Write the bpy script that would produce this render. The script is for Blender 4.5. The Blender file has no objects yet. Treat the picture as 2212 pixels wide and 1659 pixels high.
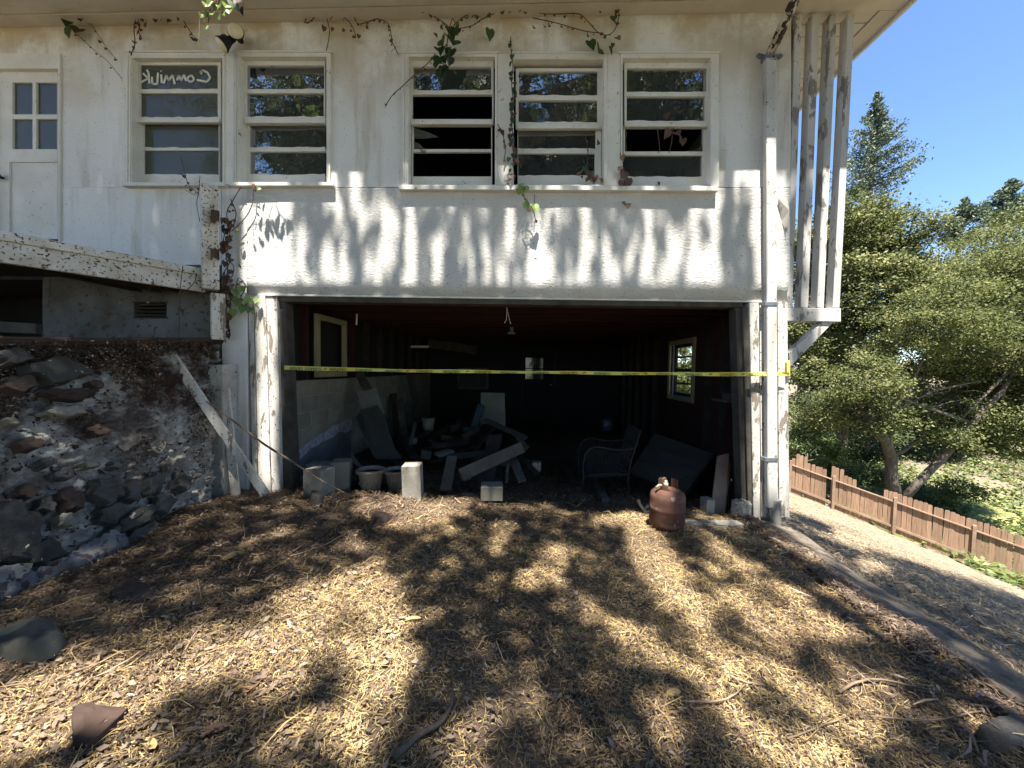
import bpy, bmesh, math, random
import numpy as np
from mathutils import Vector, Matrix
from mathutils.geometry import tessellate_polygon
random.seed(7); rng = np.random.default_rng(7)
SC = bpy.context.scene
COL = SC.collection
# ------------------------------------------------------------------ camera
F = 831.0; CU, CV = 1106.0, 829.5          # focal length and centre on a 2212 x 1659 sheet
CAM = np.array([0.0, -4.05, 1.42])
yc = np.array([34.0/F, -32.5/F, 1.0]); yc /= np.linalg.norm(yc)
sl = 0.0185
xc = np.array([1.0, sl, 0.0]); xc[2] = -(xc[0]*yc[0]+xc[1]*yc[1])/yc[2]; xc /= np.linalg.norm(xc)
zc = -np.cross(xc, yc)                      # image coords: x right, y down, z forward
if zc[1] > 0: zc = -zc
RW = np.array([xc, yc, zc])                 # rows: world axes in image frame
def ray(u, v):
    d = np.array([(u-CU)/F, (v-CV)/F, 1.0]); return RW @ d
def Y(u, v, y):
    r = ray(u, v); t = (y-CAM[1])/r[1]; return Vector(CAM + r*t)
def Z(u, v, z):
    r = ray(u, v); t = (z-CAM[2])/r[2]; return Vector(CAM + r*t)
def X(u, v, x):
    r = ray(u, v); t = (x-CAM[0])/r[0]; return Vector(CAM + r*t)
def D(u, v, d): return Y(u, v, d-4.05)
def project(P):
    q = (np.asarray(P)-CAM) @ RW
    return CU+F*q[:, 0]/q[:, 2], CV+F*q[:, 1]/q[:, 2]
cd = bpy.data.cameras.new('camera'); cam = bpy.data.objects.new('camera', cd); COL.objects.link(cam)
right = RW @ np.array([1.0, 0, 0]); up = RW @ np.array([0, -1.0, 0]); back = RW @ np.array([0, 0, -1.0])
cam.matrix_world = Matrix(((right[0], up[0], back[0], CAM[0]), (right[1], up[1], back[1], CAM[1]),
                           (right[2], up[2], back[2], CAM[2]), (0, 0, 0, 1)))
cd.sensor_width = 36; cd.lens = 36*F/2212; cd.clip_start = 0.05; cd.clip_end = 600
SC.camera = cam
# ------------------------------------------------------------------ light
SUN = Vector((-0.04, -1.0, 2.6)).normalized()
w = bpy.data.worlds.new('World'); SC.world = w; w.use_nodes = True
nt = w.node_tree; nt.nodes.clear()
sk = nt.nodes.new('ShaderNodeTexSky'); sk.sky_type = 'NISHITA'; sk.sun_disc = False
sk.sun_elevation = math.asin(SUN.z); sk.sun_rotation = math.pi
sk.air_density = 1.0; sk.dust_density = 0.1; sk.altitude = 1400; sk.ozone_density = 6.0
bg = nt.nodes.new('ShaderNodeBackground'); bg.inputs[1].default_value = 0.085
wo = nt.nodes.new('ShaderNodeOutputWorld')
nt.links.new(sk.outputs[0], bg.inputs[0]); nt.links.new(bg.outputs[0], wo.inputs[0])
sd = bpy.data.lights.new('sun', 'SUN'); sd.energy = 5.0; sd.angle = math.radians(0.53); sd.color = (1.0, 0.95, 0.87)
so = bpy.data.objects.new('sun', sd); COL.objects.link(so)
so.rotation_euler = SUN.to_track_quat('Z', 'Y').to_euler(); so.location = (0, -10, 20)
SC.view_settings.view_transform = 'Standard'; SC.view_settings.look = 'None'
SC.view_settings.exposure = 2.05; SC.view_settings.gamma = 1.0; SC.view_settings.use_curve_mapping = False
SC.cycles.max_bounces = 8; SC.cycles.transparent_max_bounces = 12
# ------------------------------------------------------------------ helpers
def vnoise(x, y, seed=0):
    x = np.asarray(x, float); y = np.asarray(y, float)
    xi = np.floor(x).astype(np.int64); yi = np.floor(y).astype(np.int64)
    fx = x-xi; fy = y-yi; fx = fx*fx*(3-2*fx); fy = fy*fy*(3-2*fy)
    def h(a, b):
        n = (a*374761393+b*668265263+seed*982451653) & 0xffffffff
        n = ((n ^ (n >> 13))*1274126177) & 0xffffffff
        return ((n ^ (n >> 16)) & 0xffff)/65535.0
    return (h(xi, yi)*(1-fx)+h(xi+1, yi)*fx)*(1-fy)+(h(xi, yi+1)*(1-fx)+h(xi+1, yi+1)*fx)*fy
def sstep(a, b, x):
    t = np.clip((x-a)/(b-a), 0, 1); return t*t*(3-2*t)
def gz(x, y):
    """height of the ground"""
    x = np.asarray(x, float); y = np.asarray(y, float)
    d = -0.035*x-0.02
    n = (vnoise(x*1.3, y*1.3, 1)-.5)*.09+(vnoise(x*4, y*4, 2)-.5)*.045+(vnoise(x*11, y*11, 3)-.5)*.018
    inside = (y > 0.05)
    d = d+np.where(inside, -0.03, 0.0)+n*np.where(inside, .5, 1)
    lb = 1-sstep(-3.15, -2.5, x)            # litter banked against the stone wall
    d = d-lb*0.03
    up_ = sstep(3.45, 3.95, -x)*(y < 1.0); d = d*(1-up_)+up_*(1.48+n)
    h = -.24-.36*(x-2.3)-.022*y+n*1.2
    far = -7.2+.17*np.maximum(x-24, 0)+.05*np.maximum(y-12, 0)+(vnoise(x*.12, y*.12, 5)-.5)*1.5
    far = np.minimum(far, 4)
    k = sstep(-7.6, -5.6, h)
    h = np.where(h < far+2, np.maximum(h, far), h)
    t = sstep(2.28, 2.5, x)
    g = d*(1-t)+h*t
    # behind the house the slope also drops away
    b = sstep(7.0, 12.0, y)
    g = g*(1-b)+np.minimum(g, h)*b if False else g
    return g
def slot(o, m):
    if m is not None: o.data.materials.append(m)
def tag(o, label=None, cat=None, group=None, kind=None):
    if label: o['label'] = label
    if cat: o['category'] = cat
    if group: o['group'] = group
    if kind: o['kind'] = kind
    return o
def thing(name, label, cat, loc=(0, 0, 0), group=None):
    o = bpy.data.objects.new(name, None); COL.objects.link(o); o.location = loc
    o.empty_display_size = .1
    return tag(o, label, cat, group)
def org(p):
    if p is None: return Vector((0, 0, 0))
    return Vector(p.location)+(org(p.parent) if p.parent else Vector((0, 0, 0)))
class MB:
    def __init__(s): s.v = []; s.f = []
    def add(s, vs, fs):
        n = len(s.v); s.v += [tuple(q) for q in vs]; s.f += [tuple(i+n for i in f) for f in fs]; return s
    def prism(s, a, b):
        """a, b: matching rings (front, back)"""
        n = len(a); fs = [tuple(range(n))[::-1], tuple(range(n, 2*n))]
        fs += [(i, (i+1) % n, n+(i+1) % n, n+i) for i in range(n)]
        return s.add(list(a)+list(b), fs)
    def pbox(s, px, y, d):
        """quad (or polygon) of sheet points on the plane y, pushed back by d"""
        a = [Y(u, v, y) for u, v in px]; b = [q+Vector((0, d, 0)) for q in a]; return s.prism(a, b)
    def rbox(s, u0, v0, u1, v1, y, d): return s.pbox([(u0, v0), (u1, v0), (u1, v1), (u0, v1)], y, d)
    def box(s, lo, hi):
        x0, y0, z0 = lo; x1, y1, z1 = hi
        return s.prism([(x0, y0, z0), (x1, y0, z0), (x1, y0, z1), (x0, y0, z1)], [(x0, y1, z0), (x1, y1, z0), (x1, y1, z1), (x0, y1, z1)])
    def plank(s, a, b, w, t, side=None, nrm=None):
        """board from a to b, width w along side, thickness t"""
        a = Vector(a); b = Vector(b); ax = (b-a).normalized()
        sd_ = Vector(side) if side is not None else Vector((0, 0, 1)).cross(ax)
        if sd_.length < 1e-4: sd_ = Vector((1, 0, 0))
        sd_ = (sd_-ax*sd_.dot(ax)).normalized(); nn = ax.cross(sd_)
        r = [sd_*w/2+nn*t/2, -sd_*w/2+nn*t/2, -sd_*w/2-nn*t/2, sd_*w/2-nn*t/2]
        return s.prism([a+q for q in r], [b+q for q in r])
    def tube(s, pts, rad, n=6, cap=True):
        pts = [Vector(p) for p in pts]; m = len(pts)
        rad = rad if hasattr(rad, '__len__') else [rad]*m
        n0 = len(s.v); pu = None
        for i, p in enumerate(pts):
            t = (pts[min(i+1, m-1)]-pts[max(i-1, 0)]).normalized()
            u_ = (pu if pu is not None else (Vector((0, 0, 1)) if abs(t.z) < .9 else Vector((1, 0, 0))))
            u_ = (u_-t*u_.dot(t)); u_ = u_.normalized() if u_.length > 1e-5 else t.orthogonal().normalized()
            w_ = t.cross(u_); pu = u_
            for k in range(n):
                a = 2*math.pi*k/n; s.v.append(tuple(p+(u_*math.cos(a)+w_*math.sin(a))*rad[i]))
        for i in range(m-1):
            for k in range(n):
                s.f.append((n0+i*n+k, n0+i*n+(k+1) % n, n0+(i+1)*n+(k+1) % n, n0+(i+1)*n+k))
        if cap:
            s.f.append(tuple(n0+k for k in range(n))[::-1]); s.f.append(tuple(n0+(m-1)*n+k for k in range(n)))
        return s
    def lathe(s, c, prof, n=24, ax=Vector((0, 0, 1))):
        c = Vector(c); ax = Vector(ax).normalized(); u_ = ax.orthogonal().normalized(); w_ = ax.cross(u_); n0 = len(s.v)
        for r, h in prof:
            for k in range(n):
                a = 2*math.pi*k/n; s.v.append(tuple(c+ax*h+(u_*math.cos(a)+w_*math.sin(a))*r))
        for i in range(len(prof)-1):
            for k in range(n):
                s.f.append((n0+i*n+k, n0+i*n+(k+1) % n, n0+(i+1)*n+(k+1) % n, n0+(i+1)*n+k))
        s.f.append(tuple(n0+k for k in range(n))[::-1]); s.f.append(tuple(n0+(len(prof)-1)*n+k for k in range(n)))
        return s
    def build(s, name, m=None, parent=None, bev=0, smooth=False, rough=0, seed=0):
        me = bpy.data.meshes.new(name); o3 = org(parent)
        V = [tuple(Vector(q)-o3) for q in s.v]
        me.from_pydata(V, [], s.f)
        if bev or rough:
            bm = bmesh.new(); bm.from_mesh(me)
            bmesh.ops.recalc_face_normals(bm, faces=bm.faces)
            if bev: bmesh.ops.bevel(bm, geom=bm.edges[:], offset=bev, segments=1, affect='EDGES', clamp_overlap=True)
            if rough:
                rr = random.Random(seed)
                bmesh.ops.subdivide_edges(bm, edges=[e for e in bm.edges if e.calc_length() > rough*4], cuts=3, use_grid_fill=True)
                for q in bm.verts: q.co += Vector((rr.uniform(-1, 1), rr.uniform(-1, 1), rr.uniform(-1, 1)))*rough
            bm.to_mesh(me); bm.free()
        else:
            bm = bmesh.new(); bm.from_mesh(me); bmesh.ops.recalc_face_normals(bm, faces=bm.faces); bm.to_mesh(me); bm.free()
        if smooth: me.polygons.foreach_set('use_smooth', [True]*len(me.polygons))
        o = bpy.data.objects.new(name, me); COL.objects.link(o); slot(o, m)
        if parent: o.parent = parent
        return o
def single(name, mb, m, label, cat, group=None, **k):
    """a thing that is one mesh; its origin goes to its base centre"""
    P = np.array(mb.v); c = Vector(((P[:, 0].min()+P[:, 0].max())/2, (P[:, 1].min()+P[:, 1].max())/2, P[:, 2].min()))
    mb.v = [tuple(Vector(q)-c) for q in mb.v]; o = mb.build(name, m, None, **k); o.location = c
    return tag(o, label, cat, group)
def quadmesh(name, V, m, parent=None, tone=None, per=4, quads=None):
    """numpy quads: V (N*per,3)"""
    V = np.asarray(V, np.float32).reshape(-1, 3)
    if parent is not None: V = V-np.array(org(parent), np.float32)
    n = len(V)//per
    if quads is None: quads = np.array([[0, 1, 2, 3]])
    idx = (np.arange(n)[:, None, None]*per+quads[None]).reshape(-1)
    nf = n*len(quads)
    me = bpy.data.meshes.new(name)
    me.vertices.add(len(V)); me.vertices.foreach_set('co', V.ravel())
    me.loops.add(len(idx)); me.loops.foreach_set('vertex_index', idx.astype(np.int32))
    me.polygons.add(nf); me.polygons.foreach_set('loop_start', np.arange(nf, dtype=np.int32)*4)
    me.polygons.foreach_set('loop_total', np.full(nf, 4, np.int32))
    if tone is not None:
        a = me.attributes.new('tone', 'FLOAT', 'POINT'); a.data.foreach_set('value', np.repeat(tone, per).astype(np.float32))
    me.update(calc_edges=True)
    o = bpy.data.objects.new(name, me); COL.objects.link(o); slot(o, m)
    if parent: o.parent = parent
    return o
def leafquads(P, size, up=0.3, aspect=.55, r=rng, fold=True):
    """diamond leaf quads round points P"""
    n = len(P); P = np.asarray(P)
    nrm = r.normal(size=(n, 3)); nrm[:, 2] = np.abs(nrm[:, 2])+up; nrm /= np.linalg.norm(nrm, axis=1)[:, None]
    a = r.normal(size=(n, 3)); a -= nrm*(a*nrm).sum(1)[:, None]; a /= np.linalg.norm(a, axis=1)[:, None]
    b = np.cross(nrm, a); s = (np.asarray(size)*np.ones(n))[:, None]
    k = r.uniform(-.25, .1, (n, 1))*s if fold else 0
    return np.stack([P-a*s/2, P+b*s*aspect/2+nrm*k, P+a*s/2, P-b*s*aspect/2+nrm*k], 1).reshape(-1, 3)
def grid_wall(mb, us, vs, holes, y, d):
    """sheet grid cells on plane y, thickness d, leaving holes out"""
    us = sorted(set(us+[h[0] for h in holes]+[h[2] for h in holes])); vs = sorted(set(vs+[h[1] for h in holes]+[h[3] for h in holes]))
    nu, nv = len(us)-1, len(vs)-1
    solid = [[not any(h[0] <= (us[i]+us[i+1])/2 <= h[2] and h[1] <= (vs[j]+vs[j+1])/2 <= h[3] for h in holes) for j in range(nv)] for i in range(nu)]
    fr = {}; 
    def vid(i, j, k):
        if (i, j, k) not in fr:
            p = Y(us[i], vs[j], y); fr[(i, j, k)] = len(mb.v); mb.v.append((p.x, p.y+k*d, p.z))
        return fr[(i, j, k)]
    for i in range(nu):
        for j in range(nv):
            if not solid[i][j]: continue
            mb.f.append((vid(i, j, 0), vid(i+1, j, 0), vid(i+1, j+1, 0), vid(i, j+1, 0)))
            mb.f.append((vid(i, j, 1), vid(i, j+1, 1), vid(i+1, j+1, 1), vid(i+1, j, 1)))
            for (di, dj, e) in ((-1, 0, ((i, j), (i, j+1))), (1, 0, ((i+1, j), (i+1, j+1))), (0, -1, ((i, j), (i+1, j))), (0, 1, ((i, j+1), (i+1, j+1)))):
                a, b = i+di, j+dj
                if not (0 <= a < nu and 0 <= b < nv) or not solid[a][b]:
                    (p, q) = e; mb.f.append((vid(*p, 0), vid(*q, 0), vid(*q, 1), vid(*p, 1)))
    return mb
# ------------------------------------------------------------------ materials
def mat(name, c1, c2=None, scale=3.0, stretch=(1, 1, 1), rough=.85, bump=.3, bscale=None, bdist=.01, specks=None, peel=None, streak=None,
        grain=None, top=None, rnd=0.0, wave=None, metal=0.0, contrast=(.35, .65)):
    m = bpy.data.materials.new(name); m.use_nodes = True; nt = m.node_tree; nd = nt.nodes; L = nt.links; nd.clear()
    out = nd.new('ShaderNodeOutputMaterial'); bs = nd.new('ShaderNodeBsdfPrincipled'); L.new(bs.outputs[0], out.inputs[0])
    bs.inputs['Roughness'].default_value = rough; bs.inputs['Metallic'].default_value = metal
    if 'Specular IOR Level' in bs.inputs: bs.inputs['Specular IOR Level'].default_value = .3
    geo = nd.new('ShaderNodeNewGeometry'); oi = nd.new('ShaderNodeObjectInfo')
    add = nd.new('ShaderNodeVectorMath'); add.operation = 'ADD'
    mul = nd.new('ShaderNodeVectorMath'); mul.operation = 'SCALE'; mul.inputs[0].default_value = (17, 31, 11)
    tc = nd.new('ShaderNodeTexCoord')
    L.new(oi.outputs['Random'], mul.inputs['Scale']); L.new(tc.outputs['Object'], add.inputs[0]); L.new(mul.outputs[0], add.inputs[1])
    def noise(sc, st=(1, 1, 1), det=6, ro=.6, dist=0):
        mp = nd.new('ShaderNodeMapping'); mp.inputs['Scale'].default_value = st; L.new(add.outputs[0], mp.inputs[0])
        n = nd.new('ShaderNodeTexNoise'); n.inputs['Scale'].default_value = sc; n.inputs['Detail'].default_value = det
        n.inputs['Roughness'].default_value = ro; n.inputs['Distortion'].default_value = dist; L.new(mp.outputs[0], n.inputs[0]); return n.outputs[0]
    def ramp(src, a, b):
        r = nd.new('ShaderNodeMapRange'); r.inputs[1].default_value = a; r.inputs[2].default_value = b; L.new(src, r.inputs[0]); return r.outputs[0]
    def mix(f, a, b):
        x = nd.new('ShaderNodeMix'); x.data_type = 'RGBA'
        if isinstance(f, float): x.inputs[0].default_value = f
        else: L.new(f, x.inputs[0])
        for q, i in ((a, 6), (b, 7)):
            if isinstance(q, tuple): x.inputs[i].default_value = (*q[:3], 1)
            else: L.new(q, x.inputs[i])
        return x.outputs[2]
    n1 = noise(scale, stretch)
    col = mix(ramp(n1, *contrast), c1, c2 or tuple(q*.75 for q in c1))
    if streak: col = mix(ramp(noise(streak[1], streak[2]), streak[3], streak[4]), col, streak[0])
    hts = []
    if grain: 
        g = noise(grain[1], grain[2], 4, .7); col = mix(ramp(g, .45, .7), col, grain[0]); hts.append(g)
    if peel:
        pm = ramp(noise(peel[2], peel[3] if len(peel) > 3 else (1, 1, 1), 8, .65, .4), peel[1], peel[1]+.02); col = mix(pm, col, peel[0]); hts.append(pm)
    if specks:
        sp = ramp(noise(specks[2], (1, 1, 1), 3, .6), specks[1], specks[1]+.04); col = mix(sp, col, specks[0])
    if top:       # growth, dirt and the stucco's painted eave shade, by world height band
        sx = nd.new('ShaderNodeSeparateXYZ'); L.new(geo.outputs['Position'], sx.inputs[0])
        hb = ramp(sx.outputs[2], top[1], top[2]); nn = noise(top[3], (1, 1, 1), 8, .65)
        ad = nd.new('ShaderNodeMath'); ad.operation = 'MULTIPLY'; L.new(hb, ad.inputs[0]); L.new(ramp(nn, .42, .55), ad.inputs[1])
        col = mix(ad.outputs[0], col, top[0])
    if rnd:
        hv = nd.new('ShaderNodeHueSaturation'); rr = nd.new('ShaderNodeMapRange'); rr.inputs[3].default_value = 1-rnd; rr.inputs[4].default_value = 1+rnd
        L.new(oi.outputs['Random'], rr.inputs[0]); L.new(rr.outputs[0], hv.inputs['Value']); L.new(col, hv.inputs['Color']); col = hv.outputs[0]
    L.new(col, bs.inputs['Base Color'])
    hb_ = noise(bscale or scale*8, wave or stretch, 6, .65, 0.3 if wave else 0)
    b = nd.new('ShaderNodeBump'); b.inputs['Strength'].default_value = bump; b.inputs['Distance'].default_value = bdist; L.new(hb_, b.inputs['Height'])
    last = b
    for h in hts:
        b2 = nd.new('ShaderNodeBump'); b2.inputs['Strength'].default_value = .35; b2.inputs['Distance'].default_value = .003; b2.invert = (h is hts[-1] and peel is not None)
        L.new(h, b2.inputs['Height']); L.new(last.outputs[0], b2.inputs['Normal']); last = b2
    L.new(last.outputs[0], bs.inputs['Normal'])
    return m
def leafmat(name, ramp_cols, trans=.35, rough=.55, rnd=.0):
    m = bpy.data.materials.new(name); m.use_nodes = True; nt = m.node_tree; nd = nt.nodes; L = nt.links; nd.clear()
    out = nd.new('ShaderNodeOutputMaterial'); bs = nd.new('ShaderNodeBsdfPrincipled'); bs.inputs['Roughness'].default_value = rough
    at = nd.new('ShaderNodeAttribute'); at.attribute_name = 'tone'; cr = nd.new('ShaderNodeValToRGB')
    el = cr.color_ramp.elements
    for i, c in enumerate(ramp_cols):
        p = i/(len(ramp_cols)-1)
        e = el[i] if i < 2 else el.new(p)
        e.position = p if i != 1 else p; e.color = (*c, 1)
    L.new(at.outputs['Fac'], cr.inputs[0]); L.new(cr.outputs[0], bs.inputs['Base Color'])
    if trans:
        tr = nd.new('ShaderNodeBsdfTranslucent'); L.new(cr.outputs[0], tr.inputs[0]); mx = nd.new('ShaderNodeMixShader'); mx.inputs[0].default_value = trans
        L.new(bs.outputs[0], mx.inputs[1]); L.new(tr.outputs[0], mx.inputs[2]); L.new(mx.outputs[0], out.inputs[0])
    else: L.new(bs.outputs[0], out.inputs[0])
    return m
def glassmat(name, refl=.16, haze=0.0, hazecol=(.1, .1, .09)):
    m = bpy.data.materials.new(name); m.use_nodes = True; nt = m.node_tree; nd = nt.nodes; L = nt.links; nd.clear()
    out = nd.new('ShaderNodeOutputMaterial'); t = nd.new('ShaderNodeBsdfTransparent'); g = nd.new('ShaderNodeBsdfGlossy'); g.inputs['Roughness'].default_value = .015
    t.inputs[0].default_value = (.9, .92, .9, 1); g.inputs[0].default_value = (1, 1, 1, 1)
    tc = nd.new('ShaderNodeTexCoord'); n = nd.new('ShaderNodeTexNoise'); n.inputs['Scale'].default_value = 9
    b = nd.new('ShaderNodeBump'); b.inputs['Strength'].default_value = .05; b.inputs['Distance'].default_value = .02
    L.new(tc.outputs['Object'], n.inputs[0]); L.new(n.outputs[0], b.inputs['Height']); L.new(b.outputs[0], g.inputs['Normal'])
    fr = nd.new('ShaderNodeFresnel'); fr.inputs[0].default_value = 1.5; ad = nd.new('ShaderNodeMath'); ad.inputs[1].default_value = refl; L.new(fr.outputs[0], ad.inputs[0])
    ge = nd.new('ShaderNodeNewGeometry'); iv = nd.new('ShaderNodeMath'); iv.operation = 'SUBTRACT'; iv.inputs[0].default_value = 1; L.new(ge.outputs['Backfacing'], iv.inputs[1])
    ml = nd.new('ShaderNodeMath'); ml.operation = 'MULTIPLY'; L.new(ad.outputs[0], ml.inputs[0]); L.new(iv.outputs[0], ml.inputs[1])
    mx = nd.new('ShaderNodeMixShader'); L.new(ml.outputs[0], mx.inputs[0]); L.new(t.outputs[0], mx.inputs[1]); L.new(g.outputs[0], mx.inputs[2])
    if haze:
        d = nd.new('ShaderNodeBsdfDiffuse'); d.inputs[0].default_value = (*hazecol, 1); m2 = nd.new('ShaderNodeMixShader'); m2.inputs[0].default_value = haze
        L.new(mx.outputs[0], m2.inputs[1]); L.new(d.outputs[0], m2.inputs[2]); L.new(m2.outputs[0], out.inputs[0])
    else: L.new(mx.outputs[0], out.inputs[0])
    return m
DIRT = (.10, .075, .05)
M_wall = mat('painted_stucco', (.72, .715, .69), (.635, .625, .595), 1.2, (1, 1, .5), .8, .55, 26, .012, specks=((.15, .12, .09), .655, 48), streak=((.42, .38, .30), 2.0, (2.6, 2.6, .28), .52, .74), wave=(1, 1, 3.4), top=((.44, .36, .24), 3.9, 5.1, 1.4))  # top: warm reflected light and shade under the eave, painted as a brownish tone
M_panel = mat('rippled_plywood_paint', (.60, .585, .55), (.50, .485, .45), 1.5, (1, 1, .4), .8, .7, 26, .018, specks=((.12, .10, .08), .645, 52), streak=((.50, .47, .40), 1.6, (2.5, 2.5, .4), .58, .85), wave=(1, 1, 2.0))
M_trim = mat('peeling_white_paint', (.68, .665, .61), (.58, .56, .50), 3, (1, 1, 1), .7, .35, 30, .004, specks=((.12, .09, .06), .67, 45), peel=((.20, .16, .12), .66, 9))
M_post = mat('peeling_post_paint', (.60, .585, .54), (.46, .43, .37), 4, (1, 1, .3), .75, .4, 30, .004, specks=((.09, .07, .05), .62, 42), peel=((.20, .165, .13), .565, 11, (1, 1, .28)), streak=((.36, .33, .27), 5, (3, 3, .4), .5, .75))
M_slat = mat('flaking_grey_white_board', (.52, .50, .47), (.38, .36, .33), 5, (1, 1, .2), .8, .4, 30, .004, specks=((.14, .11, .08), .66, 30), peel=((.19, .17, .145), .56, 9, (1, 1, .3)))
M_foul = mat('badly_flaked_beam_paint', (.60, .58, .54), (.42, .38, .32), 7, (1, 1, 1), .8, .7, 30, .008, specks=((.07, .055, .045), .575, 42), peel=((.12, .085, .06), .635, 8))
M_rot = mat('rotten_brown_wood', (.065, .04, .027), (.03, .021, .016), 8, (1, 1, .2), .9, .8, 40, .01)
M_soff = mat('soffit_paint', (.58, .53, .45), (.48, .43, .35), 2, (1, 1, 1), .8, .2, 20, .003, specks=((.2, .15, .08), .72, 25), streak=((.40, .33, .22), 1.5, (1, 3, 1), .55, .8))
M_wood = mat('weathered_brown_wood', (.17, .12, .08), (.10, .07, .05), 6, (6, 6, .6), .85, .5, 20, .004, rnd=.15)
M_woodx = mat('weathered_grey_board', (.10, .088, .069), (.05, .044, .036), 6, (1, 1, 1), .85, .5, 30, .004, rnd=.2)
M_dark = mat('dark_lumber', (.045, .034, .027), (.022, .018, .015), 6, (1, 1, 1), .9, .4, 25, .004, rnd=.3)
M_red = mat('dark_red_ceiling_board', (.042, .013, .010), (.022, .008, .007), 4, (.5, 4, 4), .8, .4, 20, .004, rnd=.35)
M_block = mat('grey_wall_block', (.22, .205, .155), (.155, .145, .11), 4, (1, 1, 1), .9, .5, 40, .004, rnd=.08, specks=((.06, .05, .04), .73, 30))
M_conc = mat('pale_concrete', (.33, .31, .265), (.22, .205, .17), 6, (1, 1, 1), .92, .5, 50, .005, specks=((.12, .10, .08), .64, 30), rnd=.12)
M_pier = mat('limewashed_concrete', (.44, .43, .39), (.30, .28, .25), 3, (1, 1, 1), .9, .6, 30, .008, specks=((.08, .06, .05), .62, 26), top=((.10, .06, .035), .9, 2.6, 6))
M_found = mat('dirty_painted_foundation', (.145, .148, .15), (.085, .08, .07), 3, (1, 1, 1), .9, .5, 30, .006, specks=((.08, .05, .03), .60, 16))
M_mort = mat('mossy_rubble_mortar', (.47, .44, .38), (.23, .21, .175), 9, (1, 1, 1.6), .95, 1.0, 30, .04, specks=((.045, .036, .028), .585, 20), streak=((.55, .53, .47), 11, (1, 1, 1.6), .52, .6), top=((.045, .025, .018), .1, 1.15, 2.4), contrast=(.35, .62))
M_lime = mat('chalky_blue_white_bloom', (.19, .19, .20), (.07, .068, .07), 7, (1, 1, 1), .95, .8, 30, .02, specks=((.05, .045, .045), .55, 16))
M_stone = mat('dark_grey_field_stone', (.105, .10, .09), (.05, .046, .04), 9, (1, 1, 1), .9, 1.0, 34, .025, specks=((.2, .19, .17), .68, 34), rnd=.25)
M_stoneb = mat('brown_mossy_stone', (.07, .046, .035), (.04, .03, .024), 6, (1, 1, 1), .95, .9, 26, .015, specks=((.16, .13, .10), .70, 26), rnd=.2)
M_stonel = mat('pale_lichened_stone', (.36, .33, .27), (.15, .135, .105), 8, (1, 1, 1), .95, 1.0, 30, .025, specks=((.06, .05, .04), .62, 22), rnd=.15)
M_lichen = mat('lichen_speckled_basalt', (.06, .06, .052), (.038, .035, .03), 5, (1, 1, 1), .95, .8, 26, .012, specks=((.42, .42, .36), .64, 22))
M_rust = mat('rusty_steel', (.105, .048, .032), (.06, .028, .02), 6, (1, 1, .6), .75, .5, 40, .004, specks=((.24, .19, .155), .66, 14), streak=((.15, .085, .06), 5, (1, 1, 3), .5, .7), metal=.1)
M_galv = mat('painted_downspout_metal', (.52, .515, .48), (.40, .385, .35), 3, (1, 1, .5), .6, .35, 20, .003, specks=((.12, .09, .06), .64, 34), peel=((.16, .13, .10), .62, 8, (1, 1, .4)), streak=((.30, .28, .24), 4, (3, 3, .3), .52, .8))
M_rustp = mat('rust_flaked_pipe', (.50, .44, .33), (.3, .22, .14), 6, (1, 1, 1), .7, .5, 20, .004, peel=((.035, .018, .012), .50, 14))
M_metal = mat('dull_bracket_metal', (.22, .25, .28), (.13, .15, .17), 10, rough=.45, bump=.2, metal=.6)
M_tape = mat('yellow_plastic_tape', (.66, .60, .12), (.60, .54, .10), 8, rough=.35, bump=.1)
M_ink = mat('black_print', (.012, .012, .012), rough=.6, bump=.05)
M_fence = mat('redwood_fence_board', (.29, .185, .12), (.20, .125, .08), 4, (6, 6, .5), .85, .4, 20, .004, rnd=.16, specks=((.07, .04, .025), .74, 16))
M_fencetop = mat('redwood_rail', (.29, .20, .14), (.21, .14, .09), 4, (1, 1, 1), .85, .4, 20, .004)
M_pot = mat('off_white_plastic_pot', (.30, .265, .20), (.19, .16, .12), 6, rough=.6, bump=.3, specks=((.14, .10, .07), .66, 26))
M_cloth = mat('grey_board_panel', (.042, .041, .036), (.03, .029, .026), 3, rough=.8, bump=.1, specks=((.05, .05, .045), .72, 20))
M_pale = mat('pale_board_panel', (.17, .17, .145), (.12, .12, .10), 3, rough=.8, bump=.1)
M_bare = mat('pale_yellow_window_wood', (.30, .27, .15), (.21, .19, .10), 5, (1, 1, .4), .8, .3, 30, .003)
M_black = mat('dark_iron', (.018, .017, .016), (.012, .012, .012), 8, rough=.7, bump=.2)
M_lens = mat('yellowed_lens_glass', (.72, .66, .46), (.60, .53, .35), 8, rough=.2, bump=.1)
M_bark = mat('grey_brown_bark', (.16, .13, .10), (.08, .065, .05), 8, (1, 1, .3), .95, 1.0, 20, .02)
M_stick = mat('dry_stick_bark', (.30, .21, .13), (.17, .12, .08), 14, rough=.9, bump=.5, bscale=60, rnd=.3)
M_vine = mat('brown_vine_stem', (.10, .065, .045), (.06, .04, .03), 20, rough=.9, bump=.3)
M_roof = mat('dark_shingle_roof', (.08, .07, .065), (.05, .045, .04), 8, rough=.95, bump=.6)
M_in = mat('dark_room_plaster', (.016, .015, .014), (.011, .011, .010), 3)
M_blind = mat('grey_green_backing_board', (.16, .17, .15), (.13, .14, .125), 2, rough=.9, bump=.05)
M_spray = mat('white_spray_paint', (.72, .71, .66), (.6, .6, .55), 30, rough=.9, bump=.1)
M_knob = mat('black_door_knob', (.015, .014, .014), rough=.25, bump=.05)
M_teal = mat('teal_plastic', (.012, .045, .055), (.01, .03, .035), 6, rough=.5, bump=.1)
M_cord = mat('white_cord', (.6, .58, .52), rough=.6, bump=.05)
M_glass = glassmat('window_glass', .26, .10, (.16, .18, .20))
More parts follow.
